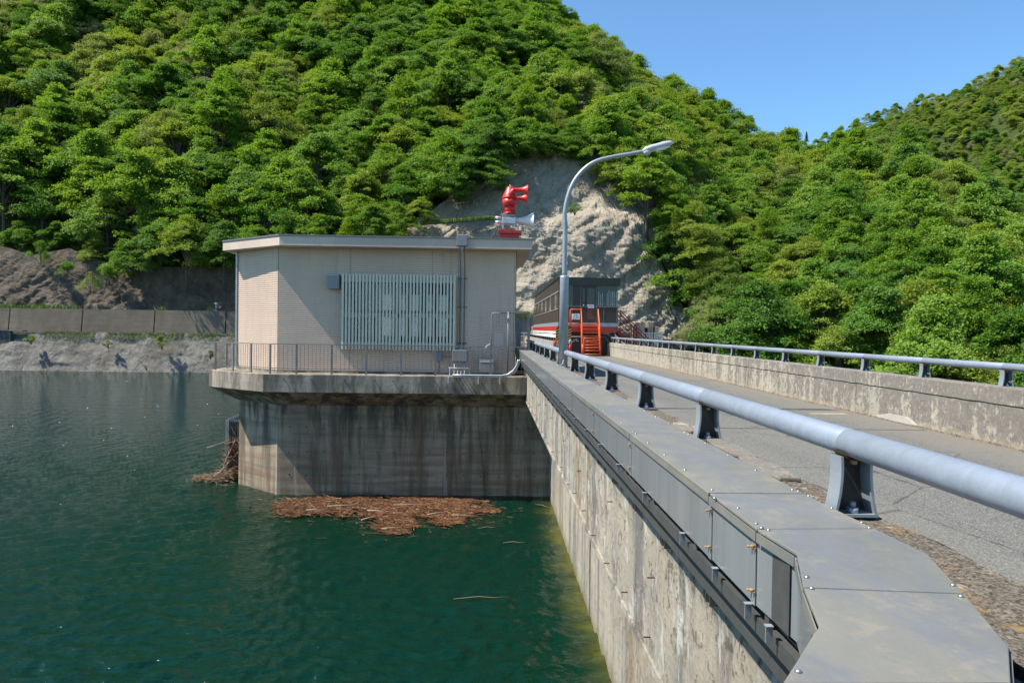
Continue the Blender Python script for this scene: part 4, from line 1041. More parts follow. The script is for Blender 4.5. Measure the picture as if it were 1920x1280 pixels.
# ---- sirens on the roof
SY = 25.8; s0 = at(955, 447, SY); scx = s0.x; zb = ZR + .022
si = thing('red_siren', (scx, SY, at(955, 401, SY).z), 'bright red motor siren with two horns on top of the roof stand', 'siren')
zz = lambda py: at(955, py, SY).z
xx = lambda px: at(px, 400, SY).x
stn = thing('siren_stand', (scx, SY, zb), 'dark red steel stand with silver legs on the flat roof', 'stand')
MB().box((scx - .34, SY - .3, zb), (scx + .34, SY + .3, zz(440) - .004)).build('lower_box', M['dred'], stn, .01)
MB().box((scx - .43, SY - .36, zz(440)), (scx + .43, SY + .36, zz(434))).build('plate', M['dred'], stn, .012)
MB().box((xx(941), SY - .2, zz(434)), (xx(967), SY + .2, zz(430.5))).build('upper_plate', M['dred'], stn)
for x in (xx(943), xx(964)):
    for y in (-.16, .16): MB().box((x - .03, SY + y - .03, zz(430.4)), (x + .03, SY + y + .03, zz(420))).build('leg', M['cond'], stn)
ws_ = thing('white_horn_siren', (scx, SY, zz(420)), 'grey motor siren with a flared white horn below the red one', 'siren')
MB().box((xx(941), SY - .22, zz(421)), (xx(967), SY + .22, zz(409))).build('motor_housing', M['cond'], ws_, .02)
MB().box((xx(942), SY - .2, zz(408.6)), (xx(966), SY + .2, zz(402.5))).build('terminal_box', M['boxg'], ws_, .02)
MB().tube([(xx(940), SY - .1, zz(409.5)), (xx(929), SY - .1, zz(409.5))], .05, 10).build('exhaust', M['cond'], ws_)
MB().tube([(xx(940), SY + .1, zz(416)), (xx(929), SY + .1, zz(416))], .05, 10).build('exhaust', M['cond'], ws_)
zc0 = zz(413.5)
def hornm(x0, x1, zc, r0, r1, pw_=2.4, yy=SY):
    m = MB(); n = 12
    P = [(x0 + (x1 - x0) * k / n, yy, zc) for k in range(n + 1)]; Rr = [r0 + (r1 - r0) * (k / n) ** pw_ for k in range(n + 1)]
    m.tube(P, Rr, 22, False); m.tube(P[::-1], [r * .96 for r in Rr[::-1]], 22, False)
    m.tube([P[-1], (P[-1][0] + .012, yy, zc)], [Rr[-1], Rr[-1] * .99], 22, False); return m
hornm(xx(967.5), xx(1000), zc0, .10, .30, 2.2).build('horn', M['horn'], ws_)
m = MB(); m.tube([(scx, SY, zz(401.5)), (scx, SY, zz(399.5))], .24, 20); m.tube([(scx, SY, zz(399.5)), (scx, SY, zz(386))], [.19, .19], 20); m.build('base', M['red'], si)
for k in range(6):
    a = k * 1.047 + .4; MB().box((scx + .2 * math.cos(a) - .015, SY + .2 * math.sin(a) - .015, zz(399.4)), (scx + .2 * math.cos(a) + .015, SY + .2 * math.sin(a) + .015, zz(386.5))).build('rib', M['red'], si)
MB().tube([(scx, SY, zz(386)), (scx, SY, zz(384)), (scx, SY, zz(373.6)), (scx, SY, zz(373.4))], [.2, .27, .27, .2], 24).build('drum', M['red'], si)
MB().tube([(scx, SY, zz(373)), (scx, SY, zz(371.5)), (scx + .01, SY, zz(352)), (scx + .01, SY, zz(350))], [.285, .28, .13, .09], 24).build('hood', M['red'], si)
MB().tube([(scx + .01, SY, zz(350)), (scx + .01, SY, zz(347.5))], .025, 8).build('eye_bolt', M['screw'], si)
MB().tube([(scx + .02, SY - .20, zz(372)), (scx + .04, SY - .24, zz(364)), (scx + .1, SY - .24, zz(360)), (xx(965), SY - .24, zz(358.5))], .085, 14).build('elbow', M['red'], si)
hornm(xx(963), xx(988), zz(358.5), .075, .20, 3.2, SY - .24).build('horn', M['red'], si)
hornm(xx(966), xx(988), zz(369.5), .065, .20, 3.2, SY + .22).build('horn', M['red'], si)
sig = MB().tube([(xx(940.5), SY - .25, zz(400)), (xx(940), SY - .26, zz(412)), (xx(939), SY - .3, zz(420)), (xx(935), SY - .4, zz(430)), (xx(928), SY - .6, zz(441)), (xx(923), SY - .75, ZR + .05)], .018, 7).build('siren_cable', M['cable'])
tag(sig, 'black cable drooping from the sirens to the roof', 'cable')

# ================================================================== crane house
HY0, HY1, HX0, HX1, HZ0, HZ1 = 46.0, 72.5, 4.26, 8.11, 2.12, 4.98
ch = thing('crane_house', (6.2, 55, 0), 'dark brown glazed machine cabin on a red gantry over the road', 'cabin')
MB().box((HX0 + .06, HY0 + .06, HZ0), (HX1 - .06, HY1, HZ1 - .2)).build('body', M['room'], ch)
MB().box((HX0 - .03, HY0 - .12, HZ1 - .50), (HX1 + .06, HY0 + .05, HZ1)).build('roof_edge', M['black'], ch)
MB().box((HX0 - .05, HY0 + .05, HZ1 - .08), (HX1 + .06, HY1, HZ1 + .015)).build('roof', M['black'], ch)
# side cladding: upright panels in three tiers
n = 18; dy = (HY1 - HY0 - .06) / n
for (z0, z1, mt) in ((HZ0, 2.93, 'brownm'), (3.0, 4.02, 'brownm'), (4.12, HZ1 - .085, 'brownm')):
    for k in range(n):
        MB().box((HX0, HY0 + .06 + k * dy + .02, z0), (HX0 + .055, HY0 + .06 + (k + 1) * dy - .02, z1)).build('side_panel', M['tint' if z0 == 3.0 and k % 3 == 1 else mt], ch)
MB().box((HX0 - .03, HY0 + .06, 2.94), (HX0 + .05, HY1, 2.99)).build('trim_strip', M['boxg'], ch)
MB().box((HX0 - .05, HY0 + .06, 4.03), (HX0 + .05, HY1, 4.06)).build('trim_strip', M['boxg'], ch)
for k in range(46): MB().box((HX0 - .05, HY0 + .2 + k * .57, 4.062), (HX0 + .03, HY0 + .45 + k * .57, 4.12)).build('vent_block', M['cond'], ch)
# front wall panels
fz0, fz1 = HZ0 + .02, HZ1 - .52
def fb(px0, px1, z0, z1, mt, nm, d=0.0, par_=ch):
    return MB().box((at(px0, 570, HY0).x, HY0 - d, z0), (at(px1, 570, HY0).x, HY0 + .055, z1)).build(nm, M[mt], par_)
for a, b, nm in ((1048, 1072, 'wall_panel'), (1072.3, 1089, 'wall_panel'), (1118.3, 1133, 'wall_panel'), (1133.3, 1157, 'wall_panel')): fb(a, b, fz0, 3.10, 'brownm', nm)
fb(1073, 1088.6, 3.16, fz1, 'brownm', 'wall_panel')
fb(1048, 1072.6, 3.16, fz1, 'tint', 'window'); fb(1119, 1132, 3.16, fz1, 'tint', 'window'); fb(1133.5, 1157, 3.16, fz1, 'tint', 'window')
for a in (1072.6, 1088.8, 1118, 1132.6, 1157.2): fb(a - .5, a + .5, fz0, fz1, 'frame', 'mullion', .02)
fb(1047.5, 1159, 3.105, 3.155, 'frame', 'sill_strip', .03); fb(1047.5, 1159, fz1 + .005, fz1 + .02, 'frame', 'head_strip', .03)
dr = fb(1089.6, 1098, fz0, fz1, 'brownm', 'door'); fb(1092, 1096, 3.4, 4.3, 'tint', 'door_glass', .01, dr)
dr2 = fb(1098.4, 1117.4, fz0, fz1, 'brownm', 'door', .0); fb(1101, 1115, 3.25, 4.3, 'tint', 'door_glass', .01, dr2); fb(1101, 1115, 2.3, 3.0, 'doorred', 'lower_panel', .012, dr2)
for a in (1093.5, 1101.5): fb(a, a + 1.6, 3.18, 3.26, 'white', 'handle', .05, dr2)
for k, (a, h) in enumerate(((1122, .9), (1125, .7), (1129, .8), (1138, .8), (1141, 1.0), (1145, .9), (1148, .95), (1151, .9), (1155, .95))):
    fb(a, a + .8, 3.2, 3.2 + h, 'cond', 'stored_rod', .006)
def text(s, size, loc, par_, mt='ink'):
    c = bpy.data.curves.new('lettering', 'FONT'); c.body = s; c.size = size; c.align_x = 'CENTER'; c.extrude = .001; c.materials.append(M[mt])
    o = bpy.data.objects.new('lettering', c); col.objects.link(o); o.parent = par_; o.location = Vector(loc) - wloc(par_); o.rotation_euler = (R(90), 0, 0)
    dg_ = bpy.context.evaluated_depsgraph_get(); me = bpy.data.meshes.new_from_object(o.evaluated_get(dg_)); q = bpy.data.objects.new('lettering', me); col.objects.link(q)
    q.parent = par_; q.location = o.location; q.rotation_euler = o.rotation_euler; bpy.data.objects.remove(o); return q
a_, b_ = at(1102.5, 570, HY0).x, at(1113.5, 570, HY0).x
ds = thing('door_sign', ((a_ + b_) / 2, HY0 - .05, 3.02), 'white notice with two lines of print on the cabin door', 'sign')
MB().box((a_, HY0 - .06, 3.03), (b_, HY0 - .045, 3.25)).build('plate', M['signw'], ds); text('関係者以外', .075, ((a_ + b_) / 2, HY0 - .063, 3.155), ds); text('立入禁止', .09, ((a_ + b_) / 2, HY0 - .063, 3.045), ds)
# floor beam and red girders
MB().box((HX0 - .05, HY0 - .1, HZ0 - .26), (HX1 + .02, HY1, HZ0 - .01)).build('floor_beam', M['galv'], ch)
MB().box((HX0 - .1, HY0 + .02, HZ0 - .58), (HX0 + .1, HY1 + .5, HZ0 - .265)).build('side_girder', M['gred'], ch)
MB().box((HX0 - .12, HY0 + .02, HZ0 - .62), (HX0 + .12, HY1 + .5, HZ0 - .585)).build('girder_flange', M['white'], ch)
for k in range(28): MB().box((HX0 - .14, HY0 + .4 + k * .95, HZ0 - .58), (HX0 - .101, HY0 + .46 + k * .95, HZ0 - .27)).build('girder_stiffener', M['sred'], ch)
for i, z in enumerate((HZ0 - .70, HZ0 - .86, HZ0 - .98)): MB().tube([(HX0 - .06 - .02 * i, HY0 + .4, z), (HX0 - .06 - .02 * i, HY1, z)], .05, 8).build('pipe', M['white' if i != 1 else 'horn'], ch)
m = MB(); m.poly([(5.0, HY0 - .06, HZ0 - .265), (5.0, HY0 - .06, HZ0 - .62), (6.9, HY0 - .06, HZ0 - .62), (7.2, HY0 - .06, HZ0 - .75), (8.13, HY0 - .06, HZ0 - .55), (8.13, HY0 - .06, HZ0 - .265)])
m.poly([(5.0, HY0 + .06, HZ0 - .265), (8.13, HY0 + .06, HZ0 - .265), (8.13, HY0 + .06, HZ0 - .55), (7.2, HY0 + .06, HZ0 - .75), (6.9, HY0 + .06, HZ0 - .62), (5.0, HY0 + .06, HZ0 - .62)])
m.poly([(5.0, HY0 + .06, HZ0 - .62), (6.9, HY0 + .06, HZ0 - .62), (6.9, HY0 - .06, HZ0 - .62), (5.0, HY0 - .06, HZ0 - .62)])
m.build('front_girder', M['gred'], ch)
MB().box((4.45, HY0 + .6, .0), (8.0, HY0 + 6, HZ0 - .62)).build('undercarriage', M['brownm'], ch)
MB().box((4.5, HY0 - .06, HZ0 - .95), (6.0, HY0 + .1, HZ0 - .88)).build('cross_bar', M['cond'], ch)
for (px, py) in ((1077, 637), (1081, 636), (1075, 640), (1083, 639)):
    p = at(px, py, HY0 + .5); MB().box((p.x - .07, HY0 + .5, p.z - .03), (p.x + .07, HY0 + .59, p.z + .03)).build('machine_fitting', M['white'], ch)
wp = at(1146, 632, HY0 - .1)
for rr, c in ((.62, (wp.x - .55, wp.z - .35)), (.42, (wp.x - .6, wp.z - .4))):
    MB().tube([(c[0] + rr * math.cos(a), HY0 - .12, c[1] + rr * math.sin(a)) for a in np.linspace(0, math.pi, 14)], .03, 6).build('hose', M['condd'], ch)
# hazard boards
for px in (1045.5, 1067.5):
    p = at(px, 627, 45.6); hz = thing('hazard_board', (p.x, 45.6, p.z - .45), 'upright yellow and black striped board %s the lamp post' % ('left of' if px < 1050 else 'right of'), 'hazard board')
    MB().box((p.x - .12, 45.58, p.z - .45), (p.x + .12, 45.6, p.z + .42)).build('board', M['yellow'], hz)
    for k in range(5):
        z = p.z - .40 + k * .17; m = MB()
        m.poly([(p.x - .12, 45.576, z), (p.x + .12, 45.576, z + .12), (p.x + .12, 45.576, z + .21), (p.x - .12, 45.576, z + .09)]); m.build('stripe', M['cable'], hz)
    MB().box((p.x - .02, 45.605, 0.0 if px > 1050 else .85), (p.x + .02, 45.64, p.z + .3)).build('stake', M['condd'], hz)
p = at(1041, 640, 45.0); dl = thing('delineator', (p.x, 45, 0), 'red and white marker post at the end of the inner parapet', 'marker post')
MB().tube([(p.x, 45, 0), (p.x, 45, .55)], .04, 10).build('post', M['white'], dl); MB().tube([(p.x, 45, .55), (p.x, 45, .95), (p.x, 45, 1.0)], [.055, .055, .02], 10).build('head', M['red'], dl)
MB().tube([(p.x, 45, .001), (p.x, 45, .05)], [.14, .1], 12).build('base', M['red'], dl)
p = at(1069, 650, 45.4); fe = thing('fire_extinguisher', (p.x, 45.4, .3), 'red extinguisher with white guard beside the orange steps', 'extinguisher')
MB().tube([(p.x, 45.4, .27), (p.x, 45.4, .30), (p.x, 45.4, .62), (p.x, 45.4, .7)], [.05, .09, .09, .03], 12).build('cylinder', M['red'], fe)
MB().tube([(p.x - .07, 45.38, .68), (p.x - .05, 45.38, .95), (p.x, 45.38, 1.02), (p.x + .05, 45.38, .95), (p.x + .07, 45.38, .68)], .025, 8).build('guard', M['white'], fe)
MB().box((p.x - .1, 45.3, 0.001), (p.x + .1, 45.5, .268)).build('stand', M['condd'], fe)

# ---- orange access ladder
ol = thing('orange_steps', (6.2, 45, 0), 'bright orange steel steps leading from the road up to the cabin', 'steps')
yB, yT = 44.75, 45.75
xl0, xr0 = at(1092, 650, yB).x, at(1126, 650, yB).x; xl1, xr1 = at(1089.5, 600, yT).x, at(1121.5, 600, yT).x
def seg(t, side): return Vector(((xl0 + (xl1 - xl0) * t) if side < 0 else (xr0 + (xr1 - xr0) * t), yB + (yT - yB) * t, HZ0 * t - .0))
for sd_ in (-1, 1):
    MB().bar(seg(0, sd_), seg(.93, sd_), .05, .16, (0, 1, 0)).build('stringer', M['orange'], ol)
    MB().tube([seg(0, sd_) + Vector((0, -.02, .75)), seg(.45, sd_) + Vector((0, -.05, .85)), seg(1, sd_) + Vector((0, 0, .85)), seg(1, sd_) + Vector((0, .25, .85))], .03, 8).build('handrail', M['orange'], ol)
    MB().tube([seg(0, sd_) + Vector((0, -.02, .0)), seg(0, sd_) + Vector((0, -.02, .75))], .03, 8).build('rail_post', M['orange'], ol)
    MB().tube([seg(.93, sd_), seg(1, sd_) + Vector((0, 0, .85))], .035, 8).build('rail_post', M['orange'], ol)
for k in range(9):
    t = .06 + k * .105; a, b = seg(t, -1), seg(t, 1); MB().box((a.x + .03, a.y - .02, a.z - .02), (b.x - .03, a.y + .18, a.z + .015)).build('tread', M['orange'], ol)
# barred gate on the lower flight
gx_0, gx_1 = xl0 + .08, xr0 - .05
MB().tube([(gx_0, yB - .08, .12), (gx_0, yB - .08, 1.12), (gx_1, yB - .08, 1.12), (gx_1, yB - .08, .12), (gx_0, yB - .08, .12)], .028, 8).build('gate_frame', M['orange'], ol)
for z in (.92, .70, .36, .52): MB().tube([(gx_0, yB - .08, z), (gx_1, yB - .08, z)], .022, 6).build('gate_bar', M['orange'], ol)
# landing frame with warning sign
fx0, fx1 = at(1069, 600, 45.7).x, at(1089, 600, 45.7).x; ft, fbz = at(1079, 580, 45.7).z, at(1079, 617, 45.7).z
MB().tube([(fx0, 45.7, fbz), (fx0, 45.7, ft - .05), (fx0 + .05, 45.7, ft), (fx1 - .03, 45.7, ft), (fx1, 45.7, ft - .03), (fx1, 45.7, fbz)], .033, 8).build('guard_frame', M['orange'], ol)
for py in (589, 598, 606.5, 613): z = at(1079, py, 45.7).z; MB().tube([(fx0, 45.7, z), (fx1, 45.7, z)], .02, 6).build('guard_bar', M['orange'], ol)
MB().box((fx0 - .1, 45.66, HZ0 - .16), (xr1 + .1, 45.86, HZ0 - .08)).build('landing', M['orange'], ol)
sg = thing('warning_sign', ((fx0 + fx1) / 2, 45.64, at(1079, 598, 45.7).z), 'white warning sign with dark lettering hung on the orange frame', 'sign')
z0, z1 = at(1079, 599, 45.7).z, at(1079, 588, 45.7).z
MB().box((fx0 + .09, 45.635, z0), (fx1 - .08, 45.65, z1)).build('plate', M['signw'], sg)
text('危 険', .12, ((fx0 + fx1) / 2, 45.632, z1 - .13), sg); text('立入禁止', .11, ((fx0 + fx1) / 2, 45.632, z1 - .25), sg); text('関係者以外', .06, ((fx0 + fx1) / 2, 45.632, z0 + .02), sg)

# ---- red side stairs going down to the right
rs = thing('red_side_stairs', (9.5, 48, 0), 'dark red steel side stairs with parallel rails descending right of the cabin', 'stairs')
A0, A1 = at(1163, 582, 47.5), at(1236, 655, 47.5); dv = A1 - A0; n_ = 4
for yo in (0, 1.0):
    for k in range(5):
        o = Vector((0, yo, -.30 * k)); MB().tube([A0 + o + Vector((-.35, 0, 0)), A0 + o, A1 + o], .028 if k else .035, 7).build('rail', M['sred'], rs)
    for t in (0, .36, .42, .8, 1):
        q = A0 + dv * t + Vector((0, yo, 0)); MB().tube([q, q + Vector((0, 0, -1.3))], .032, 7).build('rail_post', M['sred'], rs)
    o = Vector((0, yo, -1.42)); MB().bar(A0 + o + Vector((-.1, 0, 0)), A1 + o, .05, .26, (0, 0, 1)).build('stringer', M['sred'], rs)
for k in range(13):
    q = A0 + dv * ((k + .5) / 13) + Vector((0, 0, -1.36)); MB().box((q.x - .12, q.y + .03, q.z - .02), (q.x + .12, q.y + .97, q.z + .01)).build('tread', M['sred'], rs)
lo = Vector((-.55, .6, -1.75))
for k in range(5): MB().tube([A0 + lo + Vector((.2, 0, -.22 * k)), A1 + lo + Vector((0, 0, -.22 * k))], .025, 6).build('lower_rail', M['sred'], rs)
MB().bar(A0 + lo + Vector((0, 0, -1.2)), A1 + lo + Vector((0, 0, -1.2)), .05, .24).build('stringer', M['sred'], rs)
# grey fence and concrete blocks at the foot of the rock face
ff = thing('grey_picket_fence', (13, 62, .5), 'pale grey picket fence at the foot of the rock face behind the red stairs', 'fence')
a, b = at(1205, 650, 62), at(1242, 650, 62); zt2 = at(1220, 624, 62).z
MB().bar((a.x, 62, zt2), (b.x, 62, zt2), .06, .05).build('top_rail', M['cond'], ff)
for k in range(13): x = a.x + (b.x - a.x) * k / 12; MB().box((x - .03, 61.98, .0), (x + .03, 62.03, zt2 - .03)).build('picket', M['cond'], ff)
ab = thing('abutment_block', (12, 66, 0), 'grey concrete abutment blocks under the rock face behind the stairs', 'abutment')
for x0, x1, zt3 in ((1190, 1212, 604), (1215, 1228, 603), (1228, 1238, 612)):
    MB().box((at(x0, 620, 66).x, 66, -3), (at(x1, 620, 66).x - .15, 68, at(x0, zt3, 66).z)).build('block', M['slab'], ab, .03)
MB().box((8.0, 68.2, -3), (14.8, 70, .4)).build('footing', M['slab'], ab)
MB().prism([(7.9, 60), (17, 60), (17, 95), (7.9, 95)], -60, -.05).build('abutment_ground', M['bankshot'])['kind'] = 'structure'
MB().prism([(-6, 90.5), (8, 88.5), (8, 99), (-6, 99)], -1, .04).build('bank_road', M['slab'])['kind'] = 'structure'
# roadside barrier at the far end of the crest, seen through the gate
gb2 = thing('road_barrier', (2, 78, 0), 'pale double rail road barrier seen behind the mesh gate', 'barrier')
for z in (1.25, .9): MB().bar((-1.5, 78, z), (4.0, 78, z), .06, .12).build('rail', M['cond'], gb2)
for x in (-1, .5, 2, 3.5): MB().box((x - .06, 78.05, .0), (x + .06, 78.15, 1.3)).build('post', M['cond'], gb2)

# ================================================================== VEGETATION
def leafcloud(C, N, s, rs_):
    n = len(C); t = rs_.normal(size=(n, 3)); t -= N * (t * N).sum(1, keepdims=True); t /= np.linalg.norm(t, axis=1, keepdims=True) + 1e-9
    b = np.cross(N, t); s = s[:, None]
    V = np.stack([C - t * s, C - b * s * .55 , C + t * s, C + b * s * .55 ], 1).reshape(-1, 3)
    return V, np.arange(4 * n).reshape(-1, 4)
def crown_np(seed, Rr, H, zc, npad, nleaf, ls, flat=.16, droop=.3, lean=0):
    r_ = np.random.default_rng(seed); Cs = []; Ns = []; pads = []
    ph = r_.uniform(0, 6.28, 4)
    hubs = [(r_.uniform(0, 6.28), r_.uniform(-.7, 1), r_.uniform(.35, 1.05)) for _ in range(11)]
    for k in range(npad):
        h0 = hubs[k % 11] if k % 5 else (r_.uniform(0, 6.28), r_.uniform(-.75, 1), .9)
        th = h0[0] + r_.normal(0, .34); u = min(1.05, max(-.85, h0[1] + r_.normal(0, .19))); rad = max(.2, h0[2] + r_.normal(0, .13)) ** .7
        cz = u; cr = math.sqrt(max(.04, 1 - (u + .35) ** 2 * 2.2)) if u < -.35 else max(.10, 1 - ((u + .35) / 1.38) ** 1.5)
        lobe = 1 + .18 * math.sin(2 * th + ph[0]) + .14 * math.sin(3 * th + ph[1]) + .12 * math.sin(5 * th + ph[2] + u * 3)
        c = np.array([Rr * cr * rad * math.cos(th) * lobe, Rr * cr * rad * math.sin(th) * lobe, zc + H / 2 * cz * (.55 + .45 * rad)])
        pr = r_.uniform(.4, 1.3) * Rr * .25; m = int(2.1 * nleaf * (pr / (Rr * .24)) ** 2); ls_ = ls * .72
        a = r_.uniform(0, 6.28, m); q = np.sqrt(r_.uniform(0, 1, m)) * pr * (1.05 + .33 * np.sin(3 * a + r_.uniform(0, 6)) + .22 * np.sin(7 * a + r_.uniform(0, 6)))
        out = np.array([math.cos(th), math.sin(th), 0]) * cr
        n0 = np.array([out[0] * .28 + r_.normal(0, .12), out[1] * .28 + r_.normal(0, .12), 1.0]); n0 /= np.linalg.norm(n0)
        ax = np.cross(n0, [0.3, .9, .1]); ax /= np.linalg.norm(ax); ay = np.cross(n0, ax)
        P = c + ax * (np.cos(a) * q)[:, None] + ay * (np.sin(a) * q)[:, None] + n0 * (r_.normal(0, flat * pr, m) - droop * .45 * q ** 2 / pr)[:, None]
        N = n0 * 1.0 + r_.normal(0, .62, (m, 3)) + np.array([-.25, -.2, 0]); N /= np.linalg.norm(N, axis=1, keepdims=True)
        Cs.append(P); Ns.append(N); pads.append(c)
    C = np.concatenate(Cs); N = np.concatenate(Ns)
    V, Q = leafcloud(C, N, r_.uniform(.6, 1.25, len(C)) * ls * .74, r_)
    return V, Q, pads
def limbs(seed, pads, zc, hb, r0, k=26):
    r_ = random.Random(seed); m = MB(); top = Vector((r_.uniform(-.3, .3), r_.uniform(-.3, .3), zc + 1))
    m.tube([(0, 0, -1.2), (0.05, 0, hb * .5), (top.x * .5, top.y * .5, hb), tuple(top)], [r0 * 1.3, r0, r0 * .8, r0 * .25], 7)
    for c in pads[:k]:
        a = Vector((0, 0, r_.uniform(hb * .6, zc))); b = Vector(c); mid = a.lerp(b, .5) + Vector((0, 0, r_.uniform(-.2, .5)))
        m.tube([a, mid, b], [r0 * .35, r0 * .22, .02], 4, False)
    return m
VAR = [ # tone, seed, R, H, centre z, pads, leaves, leaf size, flat, droop
 ('bright', 11, 4.6, 8.0, 5.6, 105, 120, .20, .14, .28), ('bright', 12, 4.2, 9.0, 6.0, 110, 115, .20, .16, .25), ('bright', 13, 5.0, 7.2, 5.2, 110, 120, .19, .12, .32),
 ('fresh', 21, 4.4, 7.6, 5.4, 100, 115, .18, .16, .25), ('fresh', 22, 4.8, 6.8, 5.0, 105, 115, .19, .10, .35),
 ('deep', 31, 4.5, 8.4, 5.8, 105, 120, .20, .14, .3), ('deep', 32, 5.1, 7.0, 5.2, 110, 120, .21, .10, .3),
 ('olive', 41, 4.3, 7.8, 5.5, 95, 100, .16, .2, .2), ('pale', 51, 4.0, 7.4, 5.4, 85, 95, .14, .2, .2)]
PROTO = []
for (tone, sd_, Rr, H, zc1, npd, nl, ls, fl, dr_) in VAR:
    V, Q, pads = crown_np(sd_, Rr, H, zc1, npd, nl, ls, fl, dr_)
    PROTO.append((tone, npmesh('crown', V, Q, LEAF[tone], False), limbs(sd_, pads, zc1, 3.2, .2).mesh('trunk', M['bark'])))
def fir_np(seed):
    r_ = np.random.default_rng(seed); Cs = []; Ns = []
    for k in range(26):
        z = 1.5 + k * .38; rad = 2.3 * (1 - k / 27) + .25; nb = 9
        for j in range(nb):
            a = r_.uniform(0, 6.28); m = 34; t = r_.uniform(0.1, 1, m) * rad
            P = np.stack([np.cos(a) * t, np.sin(a) * t, z - .35 * t + r_.normal(0, .06, m)], 1) + r_.normal(0, .10, (m, 3))
            N = np.array([0, 0, 1.0]) + r_.normal(0, .6, (m, 3)); N /= np.linalg.norm(N, axis=1, keepdims=True); Cs.append(P); Ns.append(N)
    C = np.concatenate(Cs); N = np.concatenate(Ns); V, Q = leafcloud(C, N, r_.uniform(.7, 1.2, len(C)) * .17, r_); return V, Q
V, Q = fir_np(5); tm_ = MB().tube([(0, 0, -1), (0, 0, 6), (0, 0, 11.4)], [.2, .13, .02], 7)
PROTO.append(('fir', npmesh('crown', V, Q, LEAF['fir'], False), tm_.mesh('trunk', M['bark'])))

def scatter(P, dmin, jit, seed, vmax):
    # P: grid rows x cols x 3 (terrain); Poisson-ish sampling
    r_ = random.Random(seed); rows, cols = P.shape[0] - 3, P.shape[1]; pts = []; cell = {}
    for _ in range(60000):
        u = r_.random() * (cols - 1.001); v = r_.random() * (rows - 1.001) * vmax
        i, j = int(v), int(u); fu, fv = u - j, v - i
        p = P[i, j] * (1 - fu) * (1 - fv) + P[i, j + 1] * fu * (1 - fv) + P[i + 1, j] * (1 - fu) * fv + P[i + 1, j + 1] * fu * fv
        q = project(p + np.array([0, 0, 5.0]))
        if not (-260 < q[0] < 2150 and q[1] > -260): continue
        k = (int(p[0] // dmin), int(p[1] // dmin), int(p[2] // dmin))
        ok = True
        for a in (-1, 0, 1):
            for b in (-1, 0, 1):
                for c in (-1, 0, 1):
                    for o in cell.get((k[0] + a, k[1] + b, k[2] + c), ()):
                        if (o[0] - p[0]) ** 2 + (o[1] - p[1]) ** 2 + (o[2] - p[2]) ** 2 < dmin * dmin: ok = False
        if ok: cell.setdefault(k, []).append(p); pts.append((p, v / (rows - 1), q))
    return pts
pm = scatter(main, 4.1, 1, 4, 1.0)
pf = scatter(far, 5.2, 1, 5, 1.0)
def tone_index(p, q, r_):
    t = fbm(p[0] * .018, p[2] * .02, 3.7, 3) + r_.uniform(-.35, .35)
    x, y = q[0], q[1]
    if x < 620 and y < 330 and r_.random() < .45: return r_.choice((3, 4, 7, 3, 8, 7))
    if x > 1230 and r_.random() < .25: return r_.choice((3, 7, 4, 0))
    if t > .4: return r_.choice((3, 4, 7, 0))
    if t < -.3: return r_.choice((5, 6, 1))
    k = r_.random()
    return 8 if k < .03 else r_.choice((0, 1, 2, 0, 1, 2, 5, 3))
r_ = random.Random(77)
cand = []
for p, v, q in pm:
    x, y = q[0], q[1]
    if x < 150 and v < .035: continue
    s = r_.uniform(.62, 1.25)
    cand.append([p, q, s, tone_index(p, q, r_), r_.uniform(0, 6.28)])
# smaller edge trees and shrubs around the rock face and along the bank
for (px, py, D, s, t) in ((745, 440, 97, .55, 0), (790, 415, 98, .45, 3), (700, 452, 96, .6, 5), (655, 470, 95, .55, 0), (600, 475, 95, .6, 1), (540, 480, 95, .6, 5), (480, 492, 95, .65, 6),
                          (420, 505, 96, .8, 5), (350, 505, 96, .85, 3), (280, 505, 97, .7, 5), (235, 515, 97, .6, 0), (180, 492, 99, .5, 3), (110, 470, 101, .5, 5), (40, 462, 101, .5, 6),
                          (850, 378, 101, .7, 5), (885, 345, 102, .8, 6), (920, 312, 103, .85, 5), (970, 285, 104, .7, 2), (1020, 292, 106, .6, 6), (1075, 300, 106, .7, 5), (1120, 310, 105, .8, 0), (1165, 340, 103, .8, 3),
                          (1215, 375, 99, .75, 3), (1262, 415, 97, .7, 0), (1300, 455, 95, .75, 4), (1325, 500, 93, .7, 3), (1340, 550, 91, .75, 7), (1332, 600, 90, .6, 8), (1310, 645, 88, .55, 8), (1345, 640, 86, .7, 7), (1278, 650, 89, .32, 8), (1365, 600, 90, .8, 3),
                          (1400, 700, 80, .8, 0), (1480, 720, 78, .8, 2), (1560, 730, 76, .9, 3), (1640, 740, 74, .8, 0), (1720, 750, 70, .9, 5), (1800, 760, 66, .8, 3), (1880, 770, 64, .8, 7), (1950, 780, 62, .9, 5)):
    p = at(px, py, D); cand.append([np.array(p) - np.array([0, 0, 2.3 * s]), project(p), s, t, r_.uniform(0, 6.28)])
